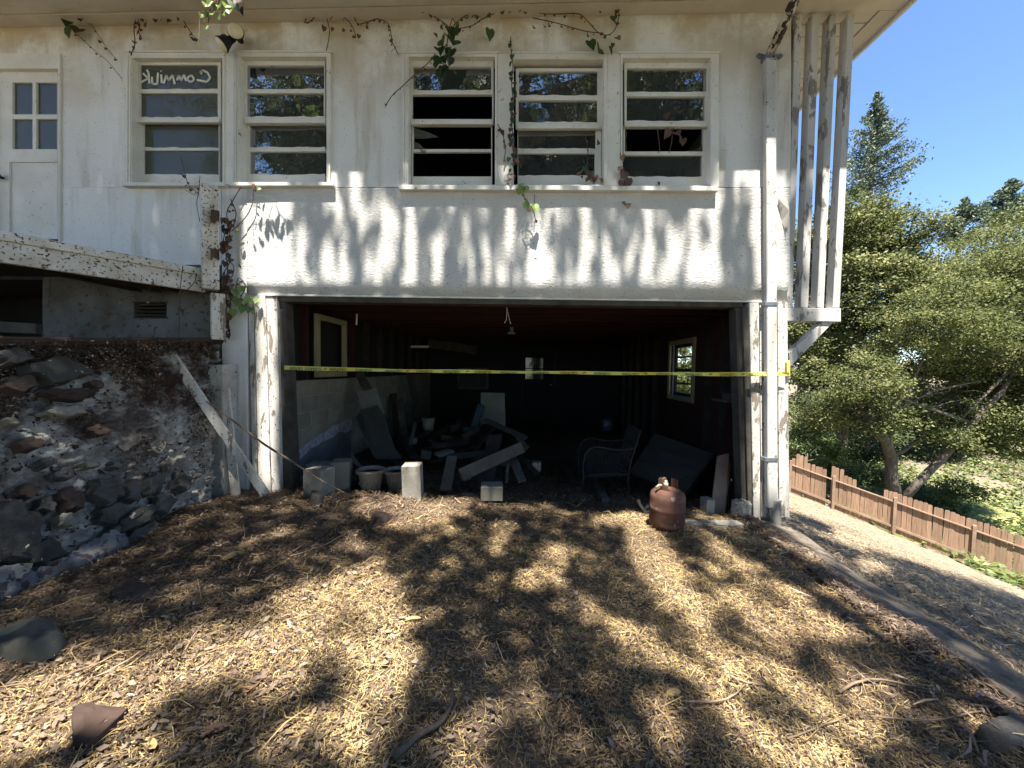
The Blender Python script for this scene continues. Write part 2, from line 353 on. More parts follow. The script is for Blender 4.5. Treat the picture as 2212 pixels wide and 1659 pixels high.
M_glassd = glassmat('dusty_window_glass', .02, .6, (.12, .125, .105))
M_clear = glassmat('clear_back_glass', .0)
L_green = leafmat('green_leaf', [(.02, .045, .012), (.06, .10, .025), (.19, .21, .06)], .3)
L_ivy = leafmat('ivy_leaf', [(.02, .05, .015), (.05, .10, .025), (.16, .24, .05)], .3, .4)
L_oak = leafmat('oak_foliage', [(.025, .038, .012), (.115, .132, .038), (.285, .285, .11)], .38, .8)
L_oakd = leafmat('dark_evergreen_foliage', [(.018, .035, .012), (.065, .085, .025), (.15, .16, .05)], .28, .7)
L_con = leafmat('conifer_needles', [(.03, .055, .035), (.08, .12, .065), (.17, .20, .11)], .2, .6)
L_dry = leafmat('dry_leaf', [(.05, .025, .016), (.13, .07, .04), (.28, .17, .09)], .2, .7)
L_straw = leafmat('straw_and_chips', [(.05, .030, .016), (.21, .135, .06), (.46, .33, .14), (.68, .53, .26)], .15, .8)
L_litter = leafmat('brown_leaf_litter', [(.035, .023, .016), (.11, .073, .048), (.22, .155, .10), (.44, .35, .24)], .12, .7)
L_chip = leafmat('grey_tan_chips', [(.045, .033, .022), (.14, .10, .063), (.26, .195, .12), (.43, .345, .21)], .1, .85)
def groundmat():
    m = bpy.data.materials.new('bare_earth_and_dry_grass'); m.use_nodes = True; nt = m.node_tree; nd = nt.nodes; L = nt.links
    bs = nd['Principled BSDF']; bs.inputs['Roughness'].default_value = .95
    g = nd.new('ShaderNodeNewGeometry'); sx = nd.new('ShaderNodeSeparateXYZ'); L.new(g.outputs['Position'], sx.inputs[0])
    def noise(s, det=8):
        n = nd.new('ShaderNodeTexNoise'); n.inputs['Scale'].default_value = s; n.inputs['Detail'].default_value = det; n.inputs['Roughness'].default_value = .7
        L.new(g.outputs['Position'], n.inputs[0]); return n.outputs[0]
    def ramp(s, a, b):
        r = nd.new('ShaderNodeMapRange'); r.inputs[1].default_value = a; r.inputs[2].default_value = b; L.new(s, r.inputs[0]); return r.outputs[0]
    def mix(f, a, b):
        x = nd.new('ShaderNodeMix'); x.data_type = 'RGBA'; L.new(f, x.inputs[0])
        for q, i in ((a, 6), (b, 7)):
            if isinstance(q, tuple): x.inputs[i].default_value = (*q, 1)
            else: L.new(q, x.inputs[i])
        return x.outputs[2]
    fine = ramp(noise(60), .38, .62)
    near = mix(fine, (.05, .034, .022), (.20, .14, .08)); near = mix(ramp(noise(1.6, 4), .42, .6), near, (.075, .05, .035))
    hill = mix(fine, (.09, .07, .05), (.27, .22, .14)); hill = mix(ramp(noise(2.2, 5), .5, .75), hill, (.10, .08, .06))
    farc = mix(ramp(noise(.5, 8), .40, .60), (.20, .20, .07), (.08, .13, .03)); farc = mix(ramp(noise(2.5, 8), .5, .66), farc, (.38, .34, .12))
    near = mix(ramp(sx.outputs[1], -3.0, -3.4), near, mix(fine, (.22, .16, .09), (.46, .36, .20)))  # unseen straw ground behind the camera, made paler to bounce light onto the house
    c = mix(ramp(sx.outputs[0], 2.35, 2.5), near, hill); c = mix(ramp(sx.outputs[2], -5.3, -6.3), c, farc)
    L.new(c, bs.inputs['Base Color'])
    b = nd.new('ShaderNodeBump'); b.inputs['Strength'].default_value = .8; b.inputs['Distance'].default_value = .02; L.new(noise(45), b.inputs['Height']); L.new(b.outputs[0], bs.inputs['Normal'])
    return m
M_ground = groundmat()
# ------------------------------------------------------------------ ground
def axis(segs):
    out = []
    for a, b, n in segs: out += list(np.linspace(a, b, n, endpoint=False))
    return np.array(out+[segs[-1][1]])
gx = axis([(-150, -20, 14), (-20, -5, 16), (-5, 8, 230), (8, 26, 80), (26, 60, 34), (60, 300, 20)])
gy = axis([(-60, -10, 14), (-10, -4.2, 16), (-4.2, 1.5, 110), (1.5, 20, 70), (20, 60, 30), (60, 350, 20)])
GX, GY = np.meshgrid(gx, gy); GZ = gz(GX, GY)
gm = bpy.data.meshes.new('ground'); nx, ny = len(gx), len(gy)
ii, jj = np.meshgrid(np.arange(nx-1), np.arange(ny-1)); a0 = (jj*nx+ii).ravel()
gf = np.stack([a0, a0+1, a0+nx+1, a0+nx], 1)
gm.from_pydata(np.stack([GX.ravel(), GY.ravel(), GZ.ravel()], 1).tolist(), [], gf.tolist())
gm.polygons.foreach_set('use_smooth', [True]*len(gm.polygons))
go = bpy.data.objects.new('ground', gm); COL.objects.link(go); slot(go, M_ground); tag(go, 'sloping yard of bare earth under straw and leaf litter', None, None, 'structure')
def G(x, y): return float(gz(x, y))
def onground(u, v, lift=0.0, z0=-.05):
    z = z0
    for _ in range(12):
        p = Z(u, v, z); z = .5*z+.5*G(p.x, p.y)
    p = Z(u, v, z); return Vector((p.x, p.y, G(p.x, p.y)+lift))
# ------------------------------------------------------------------ house
house = thing('house', 'derelict two storey white house with an open garage at ground level', 'house', (0, 0, 0))
EZ = Y(1100, 36, 0).z            # soffit height
WA, WB, WC, WD, WE = (284, 124, 481, 394), (516, 121, 706, 394), (881, 121, 1070, 399), (1109, 127, 1306, 399), (1344, 124, 1536, 401)
DOOR = (-25, 118, 127, 404)
mb = MB(); grid_wall(mb, [-420, 1709], [-12, 404], [DOOR, WA, WB, WC, WD, WE], 0.0, .14)
hw = mb.build('wall', M_wall, house, bev=0)
mb = MB(); grid_wall(mb, [-420, 478], [404.5, 572], [(-25, 404.5, 127, 521)], 0.0, .14); mb.build('wall', M_wall, house)
mb = MB(); mb.pbox([(479, 404.5), (533, 404.5), (536, 1066), (479, 1080)], 0.0, .14); mb.build('wall', M_wall, house, bev=.004)
# rippled panel above the garage, a little proud, with a loose lower edge
mb = MB(); us = list(np.linspace(533, 1706, 60)); vs = list(np.linspace(406, 640, 14)); idx = {}
for i, u in enumerate(us):
    for j, v in enumerate(vs):
        vv = v if j < 13 else 636+14.5*(u-533)/1117
        vv = v + (vv-640)*(j/13.0) if j < 13 else vv
        p = Y(u, vv, -.008); p.y += -(.006*math.sin(u*.021)+.005*math.sin(u*.05+v*.03))*(j/13)**1.5 - .004*(j/13)
        idx[i, j] = len(mb.v); mb.v.append(tuple(p))
for i in range(59):
    for j in range(13): mb.f.append((idx[i, j], idx[i+1, j], idx[i+1, j+1], idx[i, j+1]))
n0 = len(mb.v); mb.v += [(a, .13, c) for a, b, c in mb.v]
for i in range(59): mb.f.append((idx[i, 13], idx[i+1, 13], idx[i+1, 13]+n0, idx[i, 13]+n0)); mb.f.append((idx[i, 0], idx[i+1, 0], idx[i+1, 0]+n0, idx[i, 0]+n0))
for i in (0, 59):
    for j in range(13): mb.f.append((idx[i, j], idx[i, j+1], idx[i, j+1]+n0, idx[i, j]+n0))
po = mb.build('wall_panel', M_panel, house, smooth=True)
po['label'] = 'rippled white plywood panel above the garage opening'
# drip edge and header of the opening
mb = MB(); mb.pbox([(556, 634.5), (1651, 649.5), (1651, 653), (556, 638)], -.022, .03); mb.build('drip_edge', M_trim, house)
mb = MB(); mb.pbox([(598, 638.5), (1605, 652), (1605, 664), (598, 651)], .01, .16); mb.build('garage_header', M_woodx, house, bev=.003)
# left posts of the opening
for nm, q, y, d, m in (('trim_board', [(536, 638), (547, 638), (558, 1068), (546, 1068)], -.004, .1, M_post),
                       ('trim_board', [(548.5, 638.5), (573, 638.5), (585, 1068), (559, 1068)], -.022, .12, M_post),
                       ('trim_board', [(574.5, 639), (598, 639.5), (607, 1070), (587, 1068)], -.01, .12, M_post),
                       ('garage_jamb', [(598.5, 651), (616, 652), (634, 1078), (607.5, 1074)], .03, .14, M_woodx),
                       ('garage_jamb', [(1589, 664), (1604, 664), (1616, 1116), (1603, 1114)], .03, .14, M_woodx),
                       ('trim_board', [(1604.5, 664), (1618, 664), (1627, 1118), (1616.5, 1117)], .0, .12, M_woodx),
                       ('trim_board', [(1619, 654), (1639.5, 654), (1643, 1118), (1628, 1118)], -.022, .12, M_post),
                       ('trim_board', [(1641, 654), (1653, 654), (1658, 1118), (1645, 1118)], -.012, .12, M_post),
                       ('trim_board', [(1654, 654), (1679, 654), (1683, 1118), (1659, 1118)], .0, .1, M_post),
                       ('trim_board', [(1680, 652), (1701, 652), (1706, 1118), (1684, 1118)], -.02, .14, M_post)):
    mb = MB(); mb.pbox(q, y, d); mb.build(nm, m, house, bev=.003)
mb = MB(); mb.pbox([(1618, 1119), (1700, 1119), (1698, 1150), (1612, 1146)], .0, .3); mb.build('footing', M_conc, house, bev=.01)
# foundation and louvred vent; its dark colour runs up the wall as deck shade
mb = MB(); grid_wall(mb, [-420, 478], [573, 790], [(289, 653, 360, 686), (-400, 580, 92, 760)], .02, .12); mb.build('foundation_wall', M_found, house)
vent = MB().pbox([(287, 651), (362, 651), (362, 654), (287, 654)], .012, .03); vent.pbox([(287, 685), (362, 685), (362, 688), (287, 688)], .012, .03)
vt = vent.build('vent', M_dark, house)
for k in range(4):
    MB().pbox([(290, 656+k*7.6), (359, 656+k*7.6), (359, 660+k*7.6), (290, 660+k*7.6)], .03, .02).build('slat', M_dark, vt)
MB().pbox([(285, 650), (365, 650), (365, 690), (285, 690)], .15, .01).build('vent_back', M_in, vt)
q = MB(); a_, b_ = Y(-400, 570, .02), Y(96, 790, .02); q.box((a_.x, 1.4, b_.z-.2), (b_.x+.4, 1.45, a_.z+.1)); q.box((a_.x, .15, b_.z-.25), (b_.x+.4, 1.4, b_.z-.2)); q.box((b_.x+.35, .15, b_.z-.2), (b_.x+.4, 1.4, a_.z+.1)); q.build('crawl_space', M_in, house)
# soffit: boards along the front, boards across on the right-hand side
XR = 3.59; x_c = Y(1706, 300, 0).x
mb = MB(); mb.box((-12, -.135, EZ-.012), (XR-.02, -.001, EZ+.02)); mb.build('frieze_board', M_soff, house, bev=.002)
mb = MB(); mb.box((-12, -.345, EZ), (XR, -.141, EZ+.02)); mb.build('soffit_board', M_soff, house, bev=.002)
mb = MB(); mb.box((-12, -.55, EZ), (XR, -.351, EZ+.02)); mb.build('soffit_board', M_soff, house, bev=.002)
sb = MB(); sb.box((x_c+.03, 0, EZ), (XR-.21, .142, EZ+.02)); s0 = None
for k in range(60):
    yb = .005+k*.15
    if s0 is None:
        b_ = MB(); b_.box((x_c-.02, 0, 0), (XR-.21, .143, .02)); b_.v = [(a, b, c+EZ) for a, b, c in b_.v]; s0 = b_.build('soffit_board', M_soff, house, bev=.003); s0.location = (0, yb, 0)
    else:
        s1 = s0.copy(); COL.objects.link(s1); s1.parent = house; s1.location = (0, yb, random.uniform(-.003, .003))
mb = MB(); mb.box((XR-.206, .0, EZ-.014), (XR-.02, 9.2, EZ+.02)); mb.build('soffit_board', M_soff, house, bev=.002)
mb = MB(); mb.box((XR-.016, -.57, EZ-.05), (XR+.012, 9.22, EZ+.16)); mb.build('fascia', M_trim, house, bev=.003)
mb = MB(); mb.box((-12, -.576, EZ-.05), (XR-.018, -.55, EZ+.16)); mb.build('fascia', M_trim, house, bev=.003)
mb = MB(); a = [(-12.1, -.62, EZ+.162), (XR+.06, -.62, EZ+.162), (XR+.06, 9.3, EZ+.162), (-12.1, 9.3, EZ+.162)]; mb.add(a+[(-7.5, 4.3, EZ+2.0), (-.5, 4.3, EZ+2.0)], [(3, 2, 1, 0), (0, 1, 5, 4), (1, 2, 5), (2, 3, 4, 5), (3, 0, 4)])
mb.build('roof', M_roof, house)
# windows
def window(W, cas, sill, up_panes, lo_panes, rail, label, states, ysh=.035, drop=0):
    u0, v0, u1, v1 = W; cl, ct, cr = cas
    m = MB(); grid_wall(m, [cl, cr], [ct, v1+1], [(u0+1, v0+1, u1-1, v1+2)], -.026, .16)
    wn = m.build('window', M_trim, house, bev=.002); wn['label'] = label
    m = MB(); grid_wall(m, [cl-4, cr+4], [ct-4, ct-.5], [], -.04, .04); m.build('head_trim', M_trim, wn, bev=.003)
    if cl < u0-8:
        MB().pbox([(cl+4, ct+4), (cl+7, ct+4), (cl+6, v1-3), (cl+3, v1-3)], -.034, .01).build('moulding', M_trim, wn, bev=.002)
        MB().pbox([(u0-5, v0-5), (u0-2, v0-5), (u0-3, v1-3), (u0-6, v1-3)], -.034, .01).build('moulding', M_trim, wn, bev=.002)
    if sill:
        s = MB(); s.pbox([(sill[0], sill[1]), (sill[2], sill[1]), (sill[2]+1, sill[3]), (sill[0]-1, sill[3])], -.068, .1)
        so_ = s.build('window_sill', M_trim, wn, bev=.004)
    ru0, rv0, ru1, rv1 = rail
    pu = [up_panes[0][0]-1, up_panes[-1][2]+1]
    m = MB(); grid_wall(m, [u0+5, u1-4], [v0+6+drop, rv1-.5], up_panes, ysh, .036); m.build('sash', M_trim, wn, bev=.0015)
    MB().pbox([(ru0, rv0), (ru1, rv0), (ru1, rv1), (ru0, rv1)], ysh-.012, .03).build('meeting_rail', M_trim, wn, bev=.002)
    m = MB(); grid_wall(m, [u0+9, u1-7], [rv1-3, v1], lo_panes, ysh+.042, .034); m.build('sash', M_trim, wn, bev=.0015)
    for k, (p, st) in enumerate(zip(up_panes+lo_panes, states)):
        yy = ysh+.018 if k < len(up_panes) else ysh+.058
        a, b, c, d = p; tl = .006*random.uniform(-1, 1)
        if st == 'g' or st == 'd':
            q = MB(); pts = [Y(a-1, b-1, yy), Y(c+1, b-1, yy+tl), Y(c+1, d+1, yy+.004), Y(a-1, d+1, yy)]
            q.prism(pts, [z+Vector((0, .003, 0)) for z in pts]); q.build('pane', M_glassd if st == 'd' else M_glass, wn)
            # putty left along the bottom of the pane
            pv = MB(); n = 14
            top = [(a+(c-a)*i/n, d-random.uniform(0.3, 2.6)) for i in range(n+1)]
            pv.pbox(top+[(c, d+.6), (a, d+.6)], yy-.012, .008); pv.build('putty', M_trim, wn)
        if st == 's':
            for pts in ([(a-1, b+4), (a+30, b+14), (a+55, d-26), (a+14, d-22), (a-1, d-24)], [(a-1, d-18), (a+12, d-12), (a+26, d+1), (a-1, d+1)]):
                q = MB(); q.pbox(pts, yy, .003); q.build('glass_shard', M_glassd, wn)
        if st == 't':
            q = MB(); q.pbox([(a-1, b), (a+5, b+12), (a+2, b+28), (a+6, d+1), (a-1, d+1)], yy, .003); q.build('glass_shard', M_glassd, wn)
            q = MB(); q.pbox([(c-28, d+1), (c-8, d-7), (c+1, d-20), (c+1, d+1)], yy, .003); q.build('glass_shard', M_glassd, wn)
    return wn
wA = window(WA, (269, 112, 485), (263, 393, 483, 401), [(302, 140, 470, 194), (302, 201, 470, 254)], [(310, 267, 472, 320), (310, 325, 472, 378)], (291, 255.5, 474, 264), 'leftmost window with mirrored white spray paint on its top pane', 'dddd')
wB = window(WB, (506, 112, 713), (497, 393, 718, 401), [(532, 141, 700, 193), (532, 201, 699, 253)], [(538, 269, 702, 319), (538, 327, 702, 378)], (528, 253.5, 703, 265), 'second window from the left with dark intact panes', 'gggg')
wC = window(WC, (867, 114, 1074), None, [(892, 144, 1061, 196), (890, 204, 1063, 257)], [(893, 271, 1061, 322), (891, 328, 1061, 381)], (887, 258.5, 1064, 268), 'third window with missing panes and a leftover glass shard', 'gnsn')
wD = window(WD, (1110, 114, 1312), None, [(1121, 154, 1291, 207), (1120, 216, 1291, 265)], [(1119, 280, 1287, 322), (1119, 331, 1285, 380)], (1116, 267.5, 1295, 277), 'fourth window with its top sash slipped down under a dark gap', 'gggg', .05, 14)
wE = window(WE, (1341, 114, 1553), None, [(1354, 147, 1528, 200), (1354, 208, 1524, 262)], [(1350, 275, 1519, 327), (1347, 335, 1517, 383)], (1350, 264.5, 1527, 273), 'rightmost upper window with one broken pane behind dead vines', 'ggtg')
for q in ([(1074.5, 116), (1109.5, 116), (1108, 400), (1074, 400)], [(1312.5, 116), (1340.5, 116), (1340, 401), (1311, 401)], [(485.5, 114), (505.5, 114), (505, 400), (485, 400)]):
    MB().pbox(q, -.018, .05).build('mullion_board', M_trim, house, bev=.002)
MB().pbox([(861, 399), (1551, 402), (1552, 412), (860, 409)], -.07, .1).build('window_sill', M_trim, house, bev=.004)
# room behind the windows
x0r = Y(-420, 300, .14).x; x1r = x_c-.03; FZ = Y(1100, 600, 0).z-.05
rm = MB()
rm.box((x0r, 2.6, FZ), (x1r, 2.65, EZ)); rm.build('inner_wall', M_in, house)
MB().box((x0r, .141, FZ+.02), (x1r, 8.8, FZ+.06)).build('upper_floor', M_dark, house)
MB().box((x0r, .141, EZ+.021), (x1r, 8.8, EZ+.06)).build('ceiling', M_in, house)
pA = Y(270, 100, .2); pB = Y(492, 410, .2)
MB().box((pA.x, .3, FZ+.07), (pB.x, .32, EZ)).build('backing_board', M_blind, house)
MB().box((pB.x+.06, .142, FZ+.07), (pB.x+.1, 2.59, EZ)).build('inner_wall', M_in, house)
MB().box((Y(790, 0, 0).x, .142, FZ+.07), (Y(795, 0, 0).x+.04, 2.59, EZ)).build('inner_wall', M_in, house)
# door on the left
m = MB(); grid_wall(m, [-36, 128.5], [115, 522], [(-22, 148, 125, 525)], -.02, .16); dr = m.build('door', M_trim, house, bev=.002)
dr['label'] = 'white half glazed entrance door at the far left'
m = MB(); grid_wall(m, [-21, 124.5], [149, 516], [(27, 178, 70, 247), (78, 178, 123, 247), (27, 257, 70, 322), (78, 257, 123, 322), (20, 350, 123.5, 512)], .03, .04); m.build('door_leaf', M_trim, dr, bev=.002)
MB().pbox([(19, 349), (124, 349), (124, 513), (19, 513)], .046, .012).build('door_panel', M_trim, dr)
for a, b, c, d in ((27, 178, 70, 247), (78, 178, 123, 247), (27, 257, 70, 322), (78, 257, 123, 322)):
    MB().pbox([(a-1, b-1), (c+1, b-1), (c+1, d+1), (a-1, d+1)], .05, .003).build('pane', M_glassd, dr)
m = MB(); k0 = Y(7, 385, .03); m.lathe(k0, [(.014, 0), (.014, .03), (.034, .04), (.038, .06), (.026, .078), (.004, .082)], 16, (0, -1, 0)); m.build('door_knob', M_knob, dr, smooth=True)
MB().pbox([(-36, 522.5), (134, 522.5), (134, 532), (-36, 532)], -.05, .12).build('threshold', M_trim, dr, bev=.003)
# mirrored graffiti on the inside of the top left pane
gr = MB(); S = [[(1296, 470), (1312, 455), (1345, 470), (1362, 505), (1340, 530), (1275, 518)], [(1312, 455), (1300, 480)],
     [(1240, 488), (1215, 500), (1218, 525), (1243, 530), (1258, 512), (1240, 488)], [(1205, 524), (1192, 484), (1172, 524), (1160, 488), (1146, 520)],
     [(1132, 545), (1118, 486), (1092, 522), (1078, 486), (1060, 542)], [(1044, 482), (1048, 538)], [(1042, 456), (1044, 463)], [(1024, 470), (1018, 545), (990, 543)],
     [(984, 498), (986, 540)], [(950, 452), (962, 470), (968, 540)], [(926, 474), (960, 508), (912, 534)]]
for s in S:
    P = [(a/3, b/3) for a, b in s]
    for (a, b), (c, d) in zip(P[:-1], P[1:]):
        l = math.hypot(c-a, d-b) or 1; nx_, ny_ = -(d-b)/l*2.1, (c-a)/l*2.1
        gr.pbox([(a+nx_, b+ny_), (c+nx_, d+ny_), (c-nx_, d-ny_), (a-nx_, b-ny_)], .047, .002)
gr.build('graffiti_lettering', M_spray, wA)
# screen of vertical posts at the right corner
tops = [(1718, 1734), (1755, 1771), (1793, 1808), (1832, 1847)]; bots = [(1699, 1712), (1730, 1746), (1765, 1780), (1799, 1814)]
scr = MB().pbox([(1700, 665), (1817, 666), (1817, 695), (1700, 693)], -.02, .12).build('screen_beam', M_slat, house, bev=.004)
for (a, b), (c, d) in zip(tops, bots):
    MB().pbox([(a, 30), (b, 30), (d, 665), (c, 664)], -.005, .1).build('screen_post', M_slat, house, bev=.003)
MB().pbox([(1776, 695.5), (1801, 695.5), (1705, 795), (1705, 762)], .0, .09).build('brace', M_slat, house, bev=.003)
# side and back of the house, garage interior
XL, XI, YB = -2.66, x_c-.09, 6.4
zf = -.35
def sidewall(xa, xb, ya, yb, z0, z1, holes, m, name='side_wall'):
    ys = sorted({ya, yb, *[h[0] for h in holes], *[h[1] for h in holes]}); zs = sorted({z0, z1, *[h[2] for h in holes], *[h[3] for h in holes]})
    q = MB()
    for i in range(len(ys)-1):
        for j in range(len(zs)-1):
            cy, cz = (ys[i]+ys[i+1])/2, (zs[j]+zs[j+1])/2
            if any(h[0] < cy < h[1] and h[2] < cz < h[3] for h in holes): continue
            q.box((xa, ys[i], zs[j]), (xb, ys[i+1], zs[j+1]))
    return q.build(name, m, house)
wy0 = X(1502, 800, XI).y; wy1 = X(1446, 800, XI).y; wz0 = X(1502, 872, XI).z; wz1 = X(1502, 728, XI).z
rw = (wy0+.05, wy1-.05, wz0+.06, wz1-.06)
sidewall(x_c-.04, x_c, .145, 8.8, zf-1.2, EZ+.03, [rw], M_wall)
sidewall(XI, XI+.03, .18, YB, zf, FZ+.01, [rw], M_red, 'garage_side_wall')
# right interior window
m = MB()
def yz_frame(m, x, t, y0, y1, z0, z1, w):
    m.box((x, y0, z0), (x+t, y1, z0+w)); m.box((x, y0, z1-w), (x+t, y1, z1)); m.box((x, y0, z0+w), (x+t, y0+w, z1-w)); m.box((x, y1-w, z0+w), (x+t, y1, z1-w)); return m
iw = yz_frame(m, XI-.03, .03, wy0, wy1, wz0, wz1, .075).build('window', M_bare, house, bev=.003); iw['label'] = 'side window of the garage with an unpainted frame'
m = MB(); yz_frame(m, XI+.06, .04, rw[0], rw[1], rw[2], rw[3], .06)
hz = (rw[3]-rw[2])
for k, t in ((1, .03), (2, .055), (3, .03)): m.box((XI+.06, rw[0]+.06, rw[2]+hz*k/4-t/2), (XI+.1, rw[1]-.06, rw[2]+hz*k/4+t/2))
m.build('sash', M_dark, iw, bev=.002)
MB().box((XI+.08, rw[0]+.05, rw[2]+.05), (XI+.083, rw[1]-.05, rw[3]-.05)).build('pane', M_clear, iw)
# studs on the right wall
for yy in (.35, .8, 1.25, 3.4, 4.0, 4.6, 5.2, 5.8):
    if wy0-.1 < yy < wy1+.1: continue
    MB().box((XI-.09, yy, zf), (XI-.002, yy+.045, FZ)).build('stud', M_dark, house)
# left wall: blocks below, studs above
ZB = X(640, 822, XL).z
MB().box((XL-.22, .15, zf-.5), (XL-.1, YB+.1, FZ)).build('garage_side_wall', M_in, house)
bp = None
bh = (ZB+.12)/7
for r_ in range(7):
    for c_ in range(16):
        y0 = .18+c_*.405-(.2 if r_ % 2 else 0)
        if y0 < .1: y0b = .18; ln = .2
        else: y0b = y0; ln = .397
        if bp is None:
            q = MB(); q.box((-.1, 0, 0), (0, .397, bh-.008)); bm_ = q; me_o = q.build('block', M_block, house, bev=.004); bp = me_o; o = me_o
        else:
            o = bp.copy(); COL.objects.link(o); o.parent = house
        o.location = (XL+random.uniform(-.002, .002), y0b, -.12+r_*bh); o.scale = (1, ln/.397, 1)
MB().box((XL-.098, .15, -.3), (XL-.006, YB, ZB-.004)).build('mortar_bed', M_conc, house)
# salt bloom that spreads over the blocks low on the left wall
def wallskin(pts, m, name, off):
    q = MB(); a_ = [X(u, v, XL+off) for u, v in pts]; q.prism(a_, [p_+Vector((-.003, 0, 0)) for p_ in a_]); return q.build(name, m, house)
upc = [(634, 990), (642, 977), (655, 966), (667, 955), (680, 947), (693, 937), (706, 931), (717, 920), (730, 917), (744, 908), (760, 903)]
loc_ = [(760, 927), (746, 935), (733, 932), (720, 944), (708, 950), (697, 954), (684, 964), (672, 968), (661, 981), (650, 990), (640, 1001)]
wallskin(upc+loc_, mat('pale_salt_crust', (.34, .35, .38), (.18, .185, .20), 16, rough=.95, bump=.9, bscale=60), 'salt_bloom', .008)
wallskin(loc_+[(640, 1032), (700, 1012), (757, 990)], mat('damp_blue_grey_wall', (.12, .125, .132), (.08, .085, .09), 4, rough=.95, bump=.5), 'damp_patch', .004)
for yy in (.2, .5, 1.75, 2.3, 2.9, 3.5, 4.1, 4.7, 5.3, 5.9):
    MB().box((XL-.098, yy, ZB), (XL-.01, yy+.045, FZ)).build('stud', M_red if yy < 2 else M_dark, house)
fy0 = X(683, 800, XL+.02).y; fy1 = X(747, 800, XL+.02).y; fz1 = X(683, 677, XL+.02).z; fz0 = X(683, 815, XL+.02).z
lf = yz_frame(MB(), XL-.01, .05, fy0, fy1, fz0, fz1, .07).build('window', M_bare, house, bev=.003); lf['label'] = 'bare yellowish window frame on the left garage wall'
# ceiling of the garage
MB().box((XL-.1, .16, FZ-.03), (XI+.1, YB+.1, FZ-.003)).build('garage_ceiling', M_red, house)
jb = None
for k in range(15):
    yy = .3+k*.41
    if jb is None: jb = MB().box((XL-.02, 0, FZ-.2), (XI, .045, FZ-.031)).build('ceiling_joist', M_red, house, bev=.002); o = jb
    else: o = jb.copy(); COL.objects.link(o); o.parent = house
    o.location = (0, yy, 0)
for k in range(6):
    MB().box((XL, .2+k*.16, FZ-.048), (XI, .2+k*.16+.13, FZ-.031)).build('ceiling_plank', M_red, house)
# back wall with the part glazed door
dx0 = Y(1127, 800, YB).x; dx1 = Y(1201, 800, YB).x; dz1 = Y(1160, 757, YB).z
gx0 = Y(1135, 800, YB).x; gx1 = Y(1173, 800, YB).x; gz1 = Y(1150, 773, YB).z; gz0 = Y(1150, 819, YB).z
q = MB(); xs = [XL-.1, gx0, gx1, XI+.2]; zs = [zf-.6, gz0, gz1, FZ]
for i in range(3):
    for j in range(3):
        if i == 1 and j == 1: continue
        q.box((xs[i], YB, zs[j]), (xs[i+1], YB+.06, zs[j+1]))
q.build('garage_back_wall', M_in, house)
bd = MB(); bd.box((dx0, YB-.03, -.1), (dx0+.07, YB-.002, dz1)); bd.box((dx1-.07, YB-.03, -.1), (dx1, YB-.002, dz1)); bd.box((dx0+.07, YB-.03, dz1-.08), (dx1-.07, YB-.002, dz1))
bdo = bd.build('back_door', M_black, house, bev=.002); bdo['label'] = 'dark back door with four small bright panes'
q = MB(); xm = (gx0+gx1)/2; zm = (gz0+gz1)/2
q.box((xm-.014, YB+.01, gz0), (xm+.014, YB+.05, gz1)); q.box((gx0, YB+.01, zm-.012), (xm-.014, YB+.05, zm+.012)); q.box((xm+.014, YB+.01, zm-.012), (gx1, YB+.05, zm+.012)); q.build('muntin', M_dark, bdo)
for (a, b) in ((gx0, xm-.014), (xm+.014, gx1)):
    for (c, d) in ((gz0, zm-.012), (zm+.012, gz1)): MB().box((a, YB+.028, c), (b, YB+.031, d)).build('pane', M_clear, bdo)
MB().lathe((dx1-.13, YB-.002, 1.0), [(.01, 0), (.025, .04), (.02, .06)], 10, (0, -1, 0)).build('door_knob', M_cord, bdo)
# left end and rear walls of the upper storey
MB().box((-12, 8.8, -1), (x_c, 8.9, EZ+.03)).build('rear_wall', M_wall, house)
MB().box((x0r-.05, .141, 1.2), (x0r, 8.8, EZ+.03)).build('side_wall', M_wall, house)
# ------------------------------------------------------------------ downspout
ds = thing('downspout', 'white flaking downspout strapped to the right corner of the house', 'downspout', Y(1670, 1160, -.1))
MB().pbox([(1655, 120), (1677, 120), (1681, 1098), (1659, 1098)], -.1, .065).build('pipe', M_galv, ds, bev=.008)
MB().tube([Y(1675, 1080, -.075), Y(1676, 1168, -.075)], .05, 14).build('pipe_foot', M_conc, ds, smooth=True)
e1 = Y(1666, 112, -.067); e2 = Y(1712, 12, -.33); e2b = Vector((e2.x+.1, -.53, EZ+.02))
MB().tube([e1+Vector((0, 0, -.1)), e1, e2, e2b], .047, 8).build('elbow', M_rustp, ds)
def strap(v, wing):
    q = MB(); u0, u1 = 1655, 1679
    q.pbox([(u0-1.5, v-4), (u1+1.5, v-4), (u1+1.5, v+4), (u0-1.5, v+4)], -.106, .08)
    if wing: q.pbox([(1634, v), (1640, v-6), (u0-2, v-2), (u0-2, v+4), (1641, v+6)], -.02, .012); q.pbox([(1693, v), (1687, v-6), (u1+2, v-2), (u1+2, v+4), (1687, v+6)], -.02, .012)
    q.build('strap', M_metal, ds, bev=.002)
strap(120, True); strap(656, False); strap(993, False)
# torn plaster flap beside the pipe
q = MB(); pl = [(1682, 430), (1700, 425), (1705, 455), (1701, 505), (1688, 478), (1681, 460)]
a_ = [Y(u, v, -.03-.03*math.sin(i)) for i, (u, v) in enumerate(pl)]; q.prism(a_, [p_+Vector((0, .006, 0)) for p_ in a_]); q.build('torn_plaster', M_slat, house)
